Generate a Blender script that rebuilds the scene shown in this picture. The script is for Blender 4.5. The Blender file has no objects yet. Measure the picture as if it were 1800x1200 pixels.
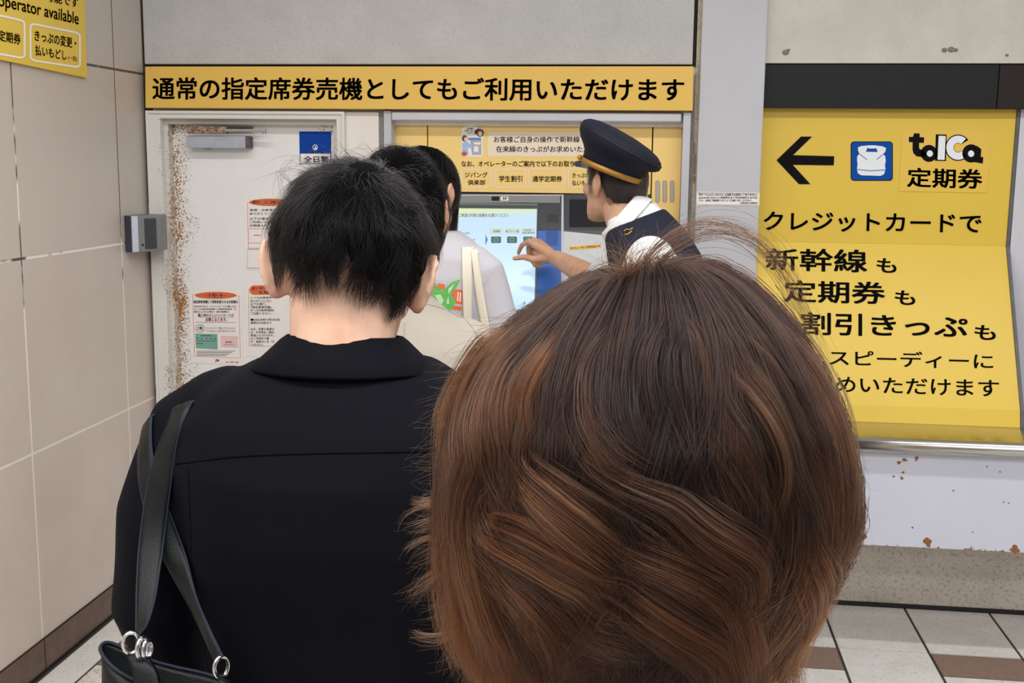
import bpy, bmesh, math, random
import numpy as np
from mathutils import Vector, Matrix, noise as mnoise
from mathutils.bvhtree import BVHTree

random.seed(7); rng = np.random.default_rng(7)
SC = bpy.context.scene
COL = SC.collection
rad = math.radians

# ------------------------------------------------------------------ camera
H = 1.68                       # lens height above the floor
F, YAW, PITCH, ROLL = 2015.6, -0.1230132, 0.15605, -0.0108464
def cam_axes():
    cy, sy, cp, sp = math.cos(YAW), math.sin(YAW), math.cos(PITCH), math.sin(PITCH)
    fwd = np.array([sy*cp, cy*cp, -sp]); right = np.array([cy, -sy, 0.]); down = np.cross(fwd, right)
    c, s = math.cos(ROLL), math.sin(ROLL)
    return np.array([c*right + s*down, -s*right + c*down, fwd])
AX = cam_axes()
cam = bpy.data.objects.new('camera', bpy.data.cameras.new('camera'))
COL.objects.link(cam)
cam.data.sensor_width = 36.0
cam.data.lens = 36.0*F/1800.0
cam.data.clip_start = 0.02
mw = Matrix.Identity(4)
for i in range(3):
    mw[i][0] = AX[0][i]; mw[i][1] = -AX[1][i]; mw[i][2] = -AX[2][i]
mw[2][3] = H
cam.matrix_world = mw
SC.camera = cam

# ------------------------------------------------------------------ light
SC.view_settings.view_transform = 'Standard'
SC.view_settings.look = 'None'
SC.view_settings.exposure = -0.10
SC.view_settings.gamma = 1.0
SC.view_settings.use_curve_mapping = False
world = bpy.data.worlds.new('concourse'); SC.world = world
world.use_nodes = True
bg = world.node_tree.nodes['Background']
bg.inputs[0].default_value = (0.985, 0.99, 1.0, 1)
bg.inputs[1].default_value = 0.40

def tube_lamp(name, x, y, z, lx, ly, power, col=(1, 0.99, 0.98)):
    l = bpy.data.lights.new(name, 'AREA'); l.shape = 'RECTANGLE'
    l.size = lx; l.size_y = ly; l.energy = power; l.color = col
    o = bpy.data.objects.new(name, l); COL.objects.link(o)
    o.location = (x, y, z)                       # points straight down
    return o
tube_lamp('ceiling_lamp_counter', 0.2, 2.75, 2.85, 4.4, 0.10, 46)
tube_lamp('ceiling_lamp_queue', 0.2, 0.5, 2.95, 4.4, 0.25, 84)
tube_lamp('ceiling_lamp_entrance', 0.2, -0.8, 2.95, 4.4, 0.5, 66)
tube_lamp('ceiling_lamp_hall', 0.2, -2.8, 3.0, 5.0, 1.0, 70)

# ------------------------------------------------------------------ pixel <-> world on real planes
def ray(px, py):
    return AX.T @ np.array([(px-900)/F, (py-600)/F, 1.0])
CAM = np.array([0., 0., H])
def P(px, py, Y):
    d = ray(px, py); return CAM + d*(Y/d[1])
def PX(px, py, X):
    d = ray(px, py); return CAM + d*(X/d[0])
def PZ(px, py, z=0.):
    d = ray(px, py); return CAM + d*((z-H)/d[2])
class Plane:
    def __init__(s, o, n):
        s.o = np.array(o, float); n = np.array(n, float); s.n = n/np.linalg.norm(n)
        if s.n @ (CAM - s.o) < 0: s.n = -s.n
    def at(s, px, py, off=0.):
        d = ray(px, py); return CAM + d*((s.n @ (s.o + s.n*off - CAM))/(s.n @ d))
def PlaneY(Y): return Plane((0, Y, 0), (0, 1, 0))

# ------------------------------------------------------------------ materials
def lin(c):
    out = []
    for v in c[:3]:
        v /= 255.0
        out.append(v/12.92 if v <= 0.04045 else ((v+0.055)/1.055)**2.4)
    return (out[0], out[1], out[2], 1.0)
class NT:
    def __init__(s, name):
        s.m = bpy.data.materials.new(name); s.m.use_nodes = True
        s.t = s.m.node_tree; s.b = s.t.nodes['Principled BSDF']
    def n(s, typ, **kw):
        nd = s.t.nodes.new(typ)
        for k, v in kw.items():
            if k.startswith('i_'): nd.inputs[int(k[2:])].default_value = v
            else: setattr(nd, k, v)
        return nd
    def l(s, a, b): s.t.links.new(a, b)
    def pos(s):
        return s.n('ShaderNodeNewGeometry').outputs['Position']
    def noise(s, scale, detail=3, rough=.6, vec=None):
        nd = s.n('ShaderNodeTexNoise'); nd.inputs['Scale'].default_value = scale
        nd.inputs['Detail'].default_value = detail; nd.inputs['Roughness'].default_value = rough
        s.l(vec if vec is not None else s.pos(), nd.inputs['Vector']); return nd.outputs['Fac']
    def rng(s, v, a, b, c=0., d=1.):
        nd = s.n('ShaderNodeMapRange'); s.l(v, nd.inputs[0])
        for i, x in enumerate((a, b, c, d)): nd.inputs[i+1].default_value = x
        return nd.outputs[0]
    def math(s, op, a, b=None):
        nd = s.n('ShaderNodeMath', operation=op)
        for i, x in enumerate((a, b)):
            if x is None: continue
            if isinstance(x, (int, float)): nd.inputs[i].default_value = x
            else: s.l(x, nd.inputs[i])
        return nd.outputs[0]
    def mix(s, fac, a, b):
        nd = s.n('ShaderNodeMix', data_type='RGBA')
        s.l(fac, nd.inputs[0])
        for k, x in ((6, a), (7, b)):
            if isinstance(x, tuple): nd.inputs[k].default_value = x
            else: s.l(x, nd.inputs[k])
        return nd.outputs[2]
    def axis(s, i):
        nd = s.n('ShaderNodeSeparateXYZ'); s.l(s.pos(), nd.inputs[0]); return nd.outputs[i]
    def bump(s, h, strength=.2, dist=.002):
        nd = s.n('ShaderNodeBump'); nd.inputs['Strength'].default_value = strength
        nd.inputs['Distance'].default_value = dist
        s.l(h, nd.inputs['Height']); s.l(nd.outputs[0], s.b.inputs['Normal'])
    def color(s, c):
        if isinstance(c, tuple): s.b.inputs['Base Color'].default_value = c
        else: s.l(c, s.b.inputs['Base Color'])
    def set(s, **kw):
        for k, v in kw.items(): s.b.inputs[k.replace('_', ' ')].default_value = v
        return s
MATS = {}
def plain(name, rgb, rough=.5, metal=0., var=.06, scale=30., spec=.5, bump=0., **kw):
    """flat colour with a slight procedural mottling"""
    if name in MATS: return MATS[name]
    t = NT(name); c = lin(rgb)
    if var:
        d = tuple(max(0, x*(1-var)) for x in c[:3]) + (1,); u = tuple(min(1, x*(1+var)) for x in c[:3]) + (1,)
        f = t.noise(scale); t.color(t.mix(t.rng(f, .3, .7), d, u))
        if bump: t.bump(f, bump)
    else: t.color(c)
    t.set(Roughness=rough, Metallic=metal)
    t.b.inputs['Specular IOR Level'].default_value = spec
    for k, v in kw.items(): t.b.inputs[k.replace('_', ' ')].default_value = v
    MATS[name] = t.m; return t.m
def rusty(name, rgb, thr=.66, scale=90., rust=(182, 126, 58), rough=.45, patch=4., edges=(), var=.05, spec=.4):
    """painted steel with rust specks; edges = (axis, at, reach) where rust gathers"""
    if name in MATS: return MATS[name]
    t = NT(name); c = lin(rgb)
    d = tuple(x*(1-var) for x in c[:3]) + (1,)
    base = t.mix(t.rng(t.noise(6.), .3, .7), d, c)
    f = t.math('ADD', t.math('MULTIPLY', t.noise(scale, 4, .7), .7), t.math('MULTIPLY', t.noise(patch, 2), .3))
    for ax, at, reach, k in edges:
        g = t.rng(t.math('ABSOLUTE', t.math('SUBTRACT', t.axis(ax), at)), 0, reach, k, 0)
        f = t.math('ADD', f, g)
    m = t.rng(f, thr, thr+.05)
    rc = t.mix(t.rng(t.noise(160.), .35, .65), lin(rust), lin(tuple(x*.66 for x in rust)))
    t.color(t.mix(m, base, rc)); t.set(Roughness=rough); t.b.inputs['Specular IOR Level'].default_value = spec
    MATS[name] = t.m; return t.m
def emit(name, rgb, strength):
    t = NT(name); t.color(lin((20, 20, 22))); t.set(Roughness=.25)
    t.b.inputs['Emission Color'].default_value = lin(rgb); t.b.inputs['Emission Strength'].default_value = strength
    MATS[name] = t.m; return t.m

# ------------------------------------------------------------------ mesh builder
WLOC = {}
class MB:
    def __init__(s): s.v = []; s.f = []; s.m = []
    def add(s, verts, faces, mi=0):
        b = len(s.v); s.v += [tuple(map(float, p)) for p in verts]
        s.f += [tuple(b+i for i in f) for f in faces]; s.m += [mi]*len(faces); return s
    def hexa(s, a, b, mi=0):
        """a, b: two quads (4 points each, same order)"""
        return s.add(list(a)+list(b), [(0, 1, 2, 3), (7, 6, 5, 4), (0, 4, 5, 1), (1, 5, 6, 2), (2, 6, 7, 3), (3, 7, 4, 0)], mi)
    def box(s, lo, hi, mi=0):
        x0, y0, z0 = lo; x1, y1, z1 = hi
        return s.hexa([(x0, y0, z0), (x0, y0, z1), (x1, y0, z1), (x1, y0, z0)], [(x0, y1, z0), (x0, y1, z1), (x1, y1, z1), (x1, y1, z0)], mi)
    def prism(s, pts, ext, mi=0):
        pts = [np.array(p, float) for p in pts]; n = len(pts); e = np.array(ext, float)
        s.add(pts + [p+e for p in pts], [tuple(range(n)), tuple(range(2*n-1, n-1, -1))] + [(i, i+n, (i+1) % n+n, (i+1) % n) for i in range(n)], mi)
        return s
    def loft(s, rings, mi=0, cap=True):
        n = len(rings[0]); k = len(rings); vs = [p for r in rings for p in r]; fs = []
        for j in range(k-1):
            for i in range(n):
                fs.append((j*n+i, j*n+(i+1) % n, (j+1)*n+(i+1) % n, (j+1)*n+i))
        if cap: fs += [tuple(range(n-1, -1, -1)), tuple((k-1)*n+i for i in range(n))]
        return s.add(vs, fs, mi)
    def tube(s, path, radii, n=10, mi=0, cap=True, ends=False):
        path = [np.array(p, float) for p in path]
        if not hasattr(radii, '__len__'): radii = [radii]*len(path)
        if ends:                                   # hemispherical ends
            d0 = path[0]-path[1]; d0 /= np.linalg.norm(d0); d1 = path[-1]-path[-2]; d1 /= np.linalg.norm(d1)
            a = [(path[0]+d0*radii[0]*math.sin(t), radii[0]*math.cos(t)) for t in (1.45, 1.1, .6)]
            b = [(path[-1]+d1*radii[-1]*math.sin(t), radii[-1]*math.cos(t)) for t in (.6, 1.1, 1.45)]
            path = [x[0] for x in a]+path+[x[0] for x in b]; radii = [x[1] for x in a]+list(radii)+[x[1] for x in b]
        rings = []; up = None
        for i, p in enumerate(path):
            d = path[min(i+1, len(path)-1)]-path[max(i-1, 0)]; d = d/(np.linalg.norm(d)+1e-12)
            if up is None:
                up = np.array([0, 0, 1.]) if abs(d[2]) < .9 else np.array([0, 1., 0])
            u = up-d*(up @ d); u /= np.linalg.norm(u); w = np.cross(d, u); up = u
            rings.append([p+radii[i]*(math.cos(a)*u+math.sin(a)*w) for a in np.linspace(0, 2*math.pi, n, endpoint=False)])
        return s.loft(rings, mi, cap)
    def ball(s, c, r, mi=0, n=14, k=9, rot=None):
        r = np.array(r if hasattr(r, '__len__') else (r, r, r), float); c = np.array(c, float); rings = []
        R = np.array(rot) if rot is not None else np.eye(3)
        for t in np.linspace(-1.5, 1.5, k):
            rings.append([c + R @ (r*np.array([math.cos(t)*math.cos(a), math.cos(t)*math.sin(a), math.sin(t)])) for a in np.linspace(0, 2*math.pi, n, endpoint=False)])
        return s.loft(rings, mi)
    def ribbon(s, pts, wdir, width, nrm, thick, mi=0):
        """strap: centre points, per-point width vectors, normals"""
        rings = []
        for p, w, n_ in zip(pts, wdir, nrm):
            p = np.array(p); w = np.array(w)*.5; t = np.array(n_)*thick
            rings.append([p-w, p-w*.96+t*.8, p-w*.6+t, p+w*.6+t, p+w*.96+t*.8, p+w])
        return s.loft(rings, mi)
def link(name, data, parent=None, loc=None):
    o = bpy.data.objects.new(name, data); COL.objects.link(o)
    wl = Vector(loc) if loc is not None else Vector((0, 0, 0))
    if parent is not None:
        o.parent = parent; o.location = wl - WLOC[parent.name]
    else: o.location = wl
    WLOC[o.name] = wl; return o
def build(mb, name, mats, parent=None, smooth=False, bevel=0., seg=2, base=None):
    v = np.array(mb.v)
    if base is None:
        base = (v.min(0)+v.max(0))/2; base[2] = v[:, 2].min()
    me = bpy.data.meshes.new(name)
    me.from_pydata([tuple(p) for p in v-np.array(base)], [], mb.f)
    for m in (mats if isinstance(mats, (list, tuple)) else [mats]): me.materials.append(m)
    me.polygons.foreach_set('material_index', mb.m)
    bm = bmesh.new(); bm.from_mesh(me); bmesh.ops.recalc_face_normals(bm, faces=bm.faces); bm.to_mesh(me); bm.free()
    if smooth: me.polygons.foreach_set('use_smooth', [True]*len(me.polygons))
    me.update()
    o = link(name, me, parent, base)
    if bevel:
        b = o.modifiers.new('bevel', 'BEVEL'); b.width = bevel; b.segments = seg; b.limit_method = 'ANGLE'; b.angle_limit = rad(40)
    return o
def empty(name, loc, label, cat, group=None):
    o = link(name, None, None, loc); o.empty_display_size = .1
    return tag(o, label, cat, group)
def tag(o, label, cat, group=None):
    o['label'] = label; o['category'] = cat
    if group: o['group'] = group
    return o
def struct(o): o['kind'] = 'structure'; return o

# ------------------------------------------------------------------ lettering
TXT = {}
def glyphs(body, bold):
    key = (body, bold)
    if key in TXT: return TXT[key]
    c = bpy.data.curves.new('txt', 'FONT'); c.body = body; c.offset = bold; c.resolution_u = 4
    o = bpy.data.objects.new('txt', c); COL.objects.link(o)
    me = bpy.data.meshes.new_from_object(o.evaluated_get(bpy.context.evaluated_depsgraph_get()))
    v = np.array([tuple(x.co) for x in me.vertices])[:, :2]; f = [tuple(p.vertices) for p in me.polygons]
    bpy.data.objects.remove(o); bpy.data.curves.remove(c); bpy.data.meshes.remove(me)
    TXT[key] = (v, f); return TXT[key]
def write(mb, body, q, pl, mi=0, bold=.018, off=.0012):
    """lettering on plane pl filling pixel box q = (l, t, r, b) or four pixel corners TL TR BR BL"""
    v, f = glyphs(body, 0.)
    if bold > .004:                                # heavier weight: the same outline struck again, a hair to each side
        n0 = len(v); d = bold*.95
        v = np.vstack([v+np.array(o)*d for o in ((-1, -.8), (1, -.8), (1, .8), (-1, .8), (0, 0))]); f = [tuple(i+k*n0 for i in g) for k in range(5) for g in f]
    if len(q) == 4 and not hasattr(q[0], '__len__'):
        l, t, r, b = q; q = ((l, t), (r, t), (r, b), (l, b))
    C = [pl.at(x, y, off) for x, y in q]
    lo, hi = v.min(0), v.max(0); uv = (v-lo)/(hi-lo)
    u = uv[:, :1]; w = uv[:, 1:]
    p = (1-w)*((1-u)*C[3]+u*C[2]) + w*((1-u)*C[0]+u*C[1])
    mb.add(p, f, mi)
def flat(mb, pts, pl, mi=0, off=.0006, th=.0004):
    a = [pl.at(x, y, off+th) for x, y in pts]
    mb.prism(a, -pl.n*th, mi)
def rrect(l, t, r, b, rad_, n=5):
    pts = []
    for cx, cy, a0 in ((r-rad_, t+rad_, -90), (r-rad_, b-rad_, 0), (l+rad_, b-rad_, 90), (l+rad_, t+rad_, 180)):
        for k in range(n+1):
            a = rad(a0+90*k/n); pts.append((cx+rad_*math.cos(a), cy+rad_*math.sin(a)))
    return pts
def ellp(cx, cy, rx, ry, n=24):
    return [(cx+rx*math.cos(2*math.pi*i/n), cy+ry*math.sin(2*math.pi*i/n)) for i in range(n)]
def outline(mb, pts, w, pl, mi=0, off=.001):
    """closed outline of pixel width w along pixel loop pts"""
    n = len(pts); P2 = [np.array(p, float) for p in pts]; out = []; inn = []
    for i in range(n):
        d = P2[(i+1) % n]-P2[i-1]; d /= np.linalg.norm(d)+1e-9; nn = np.array([d[1], -d[0]])*w/2
        out.append(pl.at(*(P2[i]+nn), off)); inn.append(pl.at(*(P2[i]-nn), off))
    mb.add(out+inn, [(i, (i+1) % n, (i+1) % n+n, i+n) for i in range(n)], mi)
def slab(mb, q, pl, th, mi=0, off=0.):
    """plate on plane from four pixel corners, thickness th behind the face"""
    a = [pl.at(x, y, off) for x, y in q]
    mb.hexa(a, [p-pl.n*th for p in a], mi)
def R4(l, t, r, b): return ((l, t), (r, t), (r, b), (l, b))
# ================================================================== STRUCTURE
LX = -1.956
YW = 4.27
# --- floor: tiles as geometry over a dark grout bed
def floor_build():
    mb = MB()
    mb.box((-3.2, -3.5, -.05), (4.2, 4.6, -.0035), 0)
    g = .005
    xs = [-1.80]
    x = .68-.312*8
    cols = [x+.312*i for i in range(0, 18)]
    mb.box((LX+.02, -3.5, -.004), (-1.822, 4.40, 0), 1)          # border strip along the wall, cut below
    r = random.Random(3)
    for ci in range(len(cols)-1):
        x0, x1 = cols[ci]+g, cols[ci+1]-g
        if ci == 0: x0 = -1.812
        odd = ci % 2
        y = 4.267
        mb.box((x0, y+g*.8, -.004), (x1, 4.345, 0), 1)
        mb.box((x0, 3.938+g*.8, -.004), (x1, y-g*.8, 0), 1)
        y = 3.938; k = 0
        while y > -3.3:
            seq = [(.183, 3), (.329, 2), (.146, 1)] if odd else [(.329, 2), (.183, 3), (.146, 1)]
            d, mi = seq[k % 3]
            if mi != 3: mi = r.choice((1, 1, 2))
            mb.box((x0, y-d+g*.7, -.004), (x1, y-g*.7, 0), mi)
            y -= d; k += 1
    t = NT('floor_tile_white')
    a = t.mix(t.rng(t.noise(9, 4, .65), .35, .7), lin((224, 221, 213)), lin((238, 236, 230)))
    t.color(t.mix(t.rng(t.noise(70, 5, .7), .56, .74), a, lin((150, 142, 130)))); t.set(Roughness=.28)
    t.bump(t.noise(80, 4), .12)
    t2 = NT('floor_tile_cracked')
    a = t2.mix(t2.rng(t2.noise(7, 4, .6), .35, .7), lin((212, 204, 193)), lin((230, 225, 216)))
    t2.color(t2.mix(t2.rng(t2.noise(45, 6, .75), .52, .68), a, lin((140, 130, 117)))); t2.set(Roughness=.38)
    t2.bump(t2.noise(60, 5), .3)
    m = [plain('floor_grout', (62, 55, 50), .8), t.m, t2.m, plain('floor_tile_brown', (140, 116, 101), .4, var=.12, scale=60)]
    struct(build(mb, 'floor', m))
floor_build()

# --- left wall of large stone tiles, dark and white grout
def wall_left_build():
    mb = MB()
    mb.box((LX-.2, -1.5, -.05), (LX-.0012, 4.6, 3.1), 0)
    zs = [.116, .739, 1.363, 1.992, 2.62, 3.1]
    ys = [4.27, 4.03, 3.35, 2.67, 1.99, 1.31, .63, -.05, -.73, -1.5]
    g = .0044
    for i in range(len(ys)-1):
        for j in range(len(zs)-1):
            mb.box((LX-.006, ys[i+1]+g, zs[j]+g), (LX, ys[i]-g, zs[j+1]-g), 1)
    t = NT('wall_grout')
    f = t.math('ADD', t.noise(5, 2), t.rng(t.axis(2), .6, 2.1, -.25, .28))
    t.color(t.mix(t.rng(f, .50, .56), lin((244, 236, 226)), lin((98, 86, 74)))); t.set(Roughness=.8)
    s = NT('wall_stone')
    base = s.mix(s.rng(s.axis(2), .2, 1.9), lin((222, 206, 195)), lin((194, 185, 175)))
    base = s.mix(s.rng(s.noise(3.2, 3), .4, .65, 0, .35), base, lin((200, 182, 174)))
    base = s.mix(s.rng(s.noise(160, 3, .7), .5, .8, 0, .30), base, lin((150, 140, 130)))
    s.color(base); s.set(Roughness=.36); s.bump(s.noise(150, 3), .06)
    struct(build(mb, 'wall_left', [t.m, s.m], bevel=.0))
    mb = MB()
    mb.box((LX-.01, -1.5, 0), (LX+.004, 4.27, .012), 1)
    for i in range(len(ys)-1):
        mb.box((LX-.01, ys[i+1]+.003, .012), (LX+.006, ys[i]-.003, .112), 0)
    mb.box((LX-.01, -1.5, .006), (LX+.003, 4.27, .1155), 1)
    b = NT('baseboard_stone'); b.color(b.mix(b.rng(b.noise(14, 4, .7), .35, .7), lin((108, 80, 64)), lin((84, 62, 53)))); b.set(Roughness=.35)
    struct(build(mb, 'baseboard_left', [b.m, plain('baseboard_grout', (42, 34, 32), .8)]))
wall_left_build()

# --- back wall
conc = NT('concrete_panel')
c = conc.mix(conc.rng(conc.noise(4, 4, .6), .35, .7), lin((196, 194, 192)), lin((182, 181, 180)))
conc.color(conc.mix(conc.rng(conc.noise(110, 4, .7), .52, .72, 0, .55), c, lin((162, 158, 158)))); conc.set(Roughness=.7); conc.bump(conc.noise(120, 3), .12)
conc2 = NT('concrete_old')
c = conc2.mix(conc2.rng(conc2.noise(5, 4, .6), .35, .7), lin((206, 203, 192)), lin((190, 188, 178)))
c = conc2.mix(conc2.rng(conc2.noise(90, 4, .7), .55, .75, 0, .5), c, lin((168, 164, 152)))
conc2.color(c); conc2.set(Roughness=.7); conc2.bump(conc2.noise(120, 3), .1)
mb = MB(); mb.box((LX-.2, 4.42, -.05), (4.2, 4.6, 3.1))
struct(build(mb, 'wall_back', plain('wall_core', (120, 116, 110), .8)))
xPL = P(1230, 150, 4.25)[0]; xPR = P(1344, 150, 4.25)[0]
zs = P(740, 113, YW)[2]
mb = MB(); mb.box((LX+.006, YW, zs), (P(1219, 60, YW)[0], 4.42, 3.1))
mb2 = MB(); mb2.box((LX, YW+.02, zs-.005), (xPL, 4.42, 3.1))
struct(build(mb, 'wall_back_beam', conc.m, bevel=.003)); struct(build(mb2, 'trim_1', plain('dark_gap', (46, 40, 34), .9)))
mb = MB(); zb = P(1550, 111, 4.29)[2]; mb.box((xPR-.02, 4.29, zb), (4.2, 4.42, 3.1))
for px, py, r_ in ((1381, 92, 6), (1386, 88, 3), (1660, 88, 5), (1672, 87, 6), (1680, 88, 4), (1770, 97, 3)):     # chipped spots
    q = P(px, py, 4.289); mb.ball(q, (.0021*r_, .003, .0017*r_), 1, 10, 5)
struct(build(mb, 'wall_back_upper_right', [conc2.m, plain('chip', (128, 122, 106), .9, var=.3, scale=200)]))
pil = rusty('pillar_paint', (193, 193, 198), thr=.74, scale=60, rust=(140, 110, 90), patch=7, edges=((0, xPL+.012, .03, .06),), rough=.5)
mb = MB(); mb.box((xPL, 4.25, 0), (xPR, 4.42, 3.1))
struct(build(mb, 'pillar_back', pil, bevel=.004))
# beige trim and broken edge between pillar and machine bay
xa = P(1217, 300, 4.28)[0]
mb = MB(); mb.box((xa, 4.275, 0), (xPL, 4.42, 3.1), 0)
for t_, b_, l_, r_ in ((271, 306, 1219, 1223), (309, 320, 1218, 1222), (250, 270, 1219, 1222)):
    q0 = P(l_, b_, 4.274); q1 = P(r_, t_, 4.274); mb.box((q0[0], 4.272, q0[2]), (q1[0], 4.276, q1[2]), 1)
struct(build(mb, 'trim_2', [plain('old_sealant', (176, 166, 146), .8, var=.25, scale=90), plain('bare_brick', (150, 96, 78), .8, var=.2)]))

# --- wall piece between the door and the machine
cream = rusty('wall_cream', (232, 226, 221), thr=.76, scale=50, rust=(150, 140, 125), patch=9)
x0, x1 = P(607, 300, 4.26)[0], P(666, 300, 4.26)[0]
mb = MB(); mb.box((x0, 4.262, 0), (x1, 4.42, P(640, 197, 4.262)[2]))
struct(build(mb, 'wall_back_panel', cream, bevel=.002))
mb = MB(); z0_ = P(640, 190, 4.27)[2]
mb.box((LX+.02, 4.30, z0_-.06), (xPL, 4.42, zs))
struct(build(mb, 'trim_3', plain('backing_white', (236, 233, 226), .7)))

# ================================================================== DOOR
paint = (239, 238, 237)
xl = P(300, 400, 4.32)[0]; xr_ = P(589, 222, 4.32)[0]
def door():
    ft = P(420, 195, 4.245)[2]; fo = P(260, 300, 4.245)[0]; fi = P(284, 300, 4.245)[0]
    ri = P(592, 300, 4.245)[0]; ro = P(607, 300, 4.245)[0]; ti = P(420, 209, 4.245)[2]
    si = P(299, 300, 4.29)[0]; st = P(420, 219, 4.29)[2]; sr = P(587, 300, 4.29)[0]
    root = link('door_1', None, None, ((fo+ro)/2, 4.3, 0)); struct(root)
    fm = rusty('frame_paint', (222, 220, 214), thr=.645, scale=120, patch=5, edges=((0, fi, .03, .10), (2, ti, .03, .05)), rough=.5)
    mb = MB()
    mb.prism([(fo, 4.245, 0), (fo, 4.245, ft), (ro, 4.245, ft), (ro, 4.245, 0), (ri, 4.245, 0), (ri, 4.245, ti), (fi, 4.245, ti), (fi, 4.245, 0)], (0, .17, 0))
    # raised outer lip
    w = .012
    mb.prism([(fo, 4.238, 0), (fo, 4.238, ft), (ro, 4.238, ft), (ro, 4.238, 0), (ro-w, 4.238, 0), (ro-w, 4.238, ft-w), (fo+w, 4.238, ft-w), (fo+w, 4.238, 0)], (0, .012, 0))
    build(mb, 'frame', fm, root, bevel=.003)
    mb = MB()
    mb.prism([(fi-.004, 4.285, 0), (fi-.004, 4.285, ti+.004), (ri+.004, 4.285, ti+.004), (ri+.004, 4.285, 0), (sr, 4.285, 0), (sr, 4.285, st), (si, 4.285, st), (si, 4.285, 0)], (0, .13, 0))
    sm = rusty('stop_paint', (212, 209, 200), thr=.61, scale=130, patch=5, edges=((0, si, .03, .13),), rough=.5)
    build(mb, 'door_stop', sm, root, bevel=.002)
    lm = rusty('door_paint', paint, thr=.632, scale=150, patch=6, edges=((0, xl+.012, .11, .19), (2, st, .06, .05), (0, sr, .1, .04)), rough=.42)
    mb = MB(); mb.box((si-.02, 4.325, .008), (sr+.02, 4.37, st+.01))
    leaf = build(mb, 'leaf', lm, root, bevel=.002)
    # lever handle, low on the right side (hidden by the queue)
    mb = MB(); hx = sr-.07
    mb.tube([(hx, 4.325, .95), (hx, 4.27, .95), (hx-.11, 4.265, .95)], .011, 10, ends=True); mb.tube([(hx, 4.326, .95), (hx, 4.318, .95)], .027, 16)
    build(mb, 'door_handle', plain('dull_metal', (150, 150, 152), .35, .9, var=.05), leaf, True)
    # closer
    mb = MB(); a = P(327, 238, 4.27); b = P(437, 261, 4.27)
    mb.box((a[0], 4.268, b[2]), (P(431, 238, 4.27)[0], 4.322, a[2]), 0)
    mb.box((P(431, 238, 4.27)[0], 4.272, b[2]+.001), (b[0], 4.322, a[2]-.001), 1)
    k = P(366, 263, 4.295); mb.tube([(k[0], 4.295, b[2]+.004), (k[0], 4.295, k[2])], [.014, .011], 12, 2)
    a1 = P(328, 228, 4.26); a2 = P(400, 226, 4.26)
    mb.box((a1[0], 4.25, a1[2]-.014), (a2[0]-.002, 4.275, a1[2]+.012), 3)
    a3 = P(464, 229, 4.25)
    mb.box((a2[0]-.01, 4.245, a2[2]-.012), (a3[0], 4.262, a2[2]-.001), 4); mb.box((a2[0]-.03, 4.262, a2[2]-.001), (a3[0]-.05, 4.276, a2[2]+.010), 5)
    mb.tube([(a3[0], 4.253, a3[2]-.012), (a3[0], 4.253, a3[2]+.006)], .008, 10, 4)
    rs = NT('closer_rust'); rs.color(rs.mix(rs.rng(rs.noise(110, 4, .7), .4, .6), lin((176, 150, 132)), lin((92, 60, 44)))); rs.set(Roughness=.6)
    build(mb, 'door_closer', [plain('closer_grey', (172, 176, 186), .45, .0, var=.08), plain('closer_cap', (92, 84, 82), .6, var=.3, scale=80), plain('dull_metal', (150, 150, 152), .35, .9),
          rs.m, plain('arm_metal', (182, 180, 176), .3, .8, var=.1), plain('arm_dark', (72, 62, 56), .5, .3, var=.3, scale=60)], leaf, bevel=.003)
door()

# ================================================================== SIGNS
YEL = plain('sign_yellow', (228, 186, 90), .38, var=.015, scale=8, spec=.35)
YEL2 = plain('sign_yellow_cool', (226, 192, 76), .36, var=.015, scale=8, spec=.35)
INK = plain('ink_black', (18, 15, 17), .7, var=0, spec=.08)
WHT = plain('print_white', (240, 234, 226), .5, var=0)
def letters(fn, name, mats, parent):
    mb = MB(); fn(mb); return build(mb, name, mats, parent)

# header sign over the door and the machine
pl = PlaneY(4.225)
mb = MB(); slab(mb, ((255, 117), (1219, 116.5), (1217.5, 194.5), (255.5, 189.5)), pl, .035)
sg = tag(build(mb, 'header_sign', YEL, bevel=.0015), 'long yellow sign board with one line of black Japanese writing above the door and machine', 'sign')
letters(lambda m: write(m, '通常の指定席券売機としてもご利用いただけます', ((268, 135.5), (1203, 137), (1202, 178), (268, 175)), pl, bold=.02), 'lettering', INK, sg)

# sign on the left wall
class PlaneX(Plane):
    pass
plx = Plane((LX+.012, 0, 0), (1, 0, 0))
mb = MB(); slab(mb, ((-560, -180), (149, -1), (153.5, 137), (-560, -14)), plx, .012)
# upper part beyond the frame
sg = tag(build(mb, 'operator_sign', YEL2, bevel=.001), 'yellow sign with English words operator available on the tiled left wall', 'sign')
def sg_txt(m):
    write(m, '可能です', ((80, -17), (137.5, -4), (137.5, 14), (80, 1)), plx, 0, .016)
    write(m, 'operator available', ((-3, -12), (138.5, 22.5), (138.5, 50), (-3, 17)), plx, 0, .01)
    write(m, '定期券', ((-3, 52), (36.5, 60), (36.5, 79), (-3, 71)), plx, 0, .016)
    write(m, 'きっぷの変更・', ((61, 52), (134, 67), (134, 85.5), (61, 71.5)), plx, 0, .016)
    write(m, '払いもどし', ((62, 78), (117, 89), (117, 106), (62, 97)), plx, 0, .016)
    write(m, '(一部)', ((120, 96.5), (135.5, 99.5), (135.5, 109.5), (120, 106)), plx, 0, .004)
    def skew(l, r, tl, tr, bl, br, rr):
        pts = rrect(0, 0, 1, 1, .5)
        base = rrect(l, 0, r, 100, rr*1.0)
        out = []
        for x, y in base:
            u = (x-l)/(r-l); v = y/100
            v2 = v
            out.append((x, (1-v2)*(tl+(tr-tl)*u)+v2*(bl+(br-bl)*u)))
        return out
    outline(m, skew(53.5, 140.5, 41, 58.5, 105.5, 118.5, 9), 3.4, plx, 1)
    outline(m, skew(-62, 43, 13, 37, 84, 102.5, 9), 3.4, plx, 1)
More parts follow.
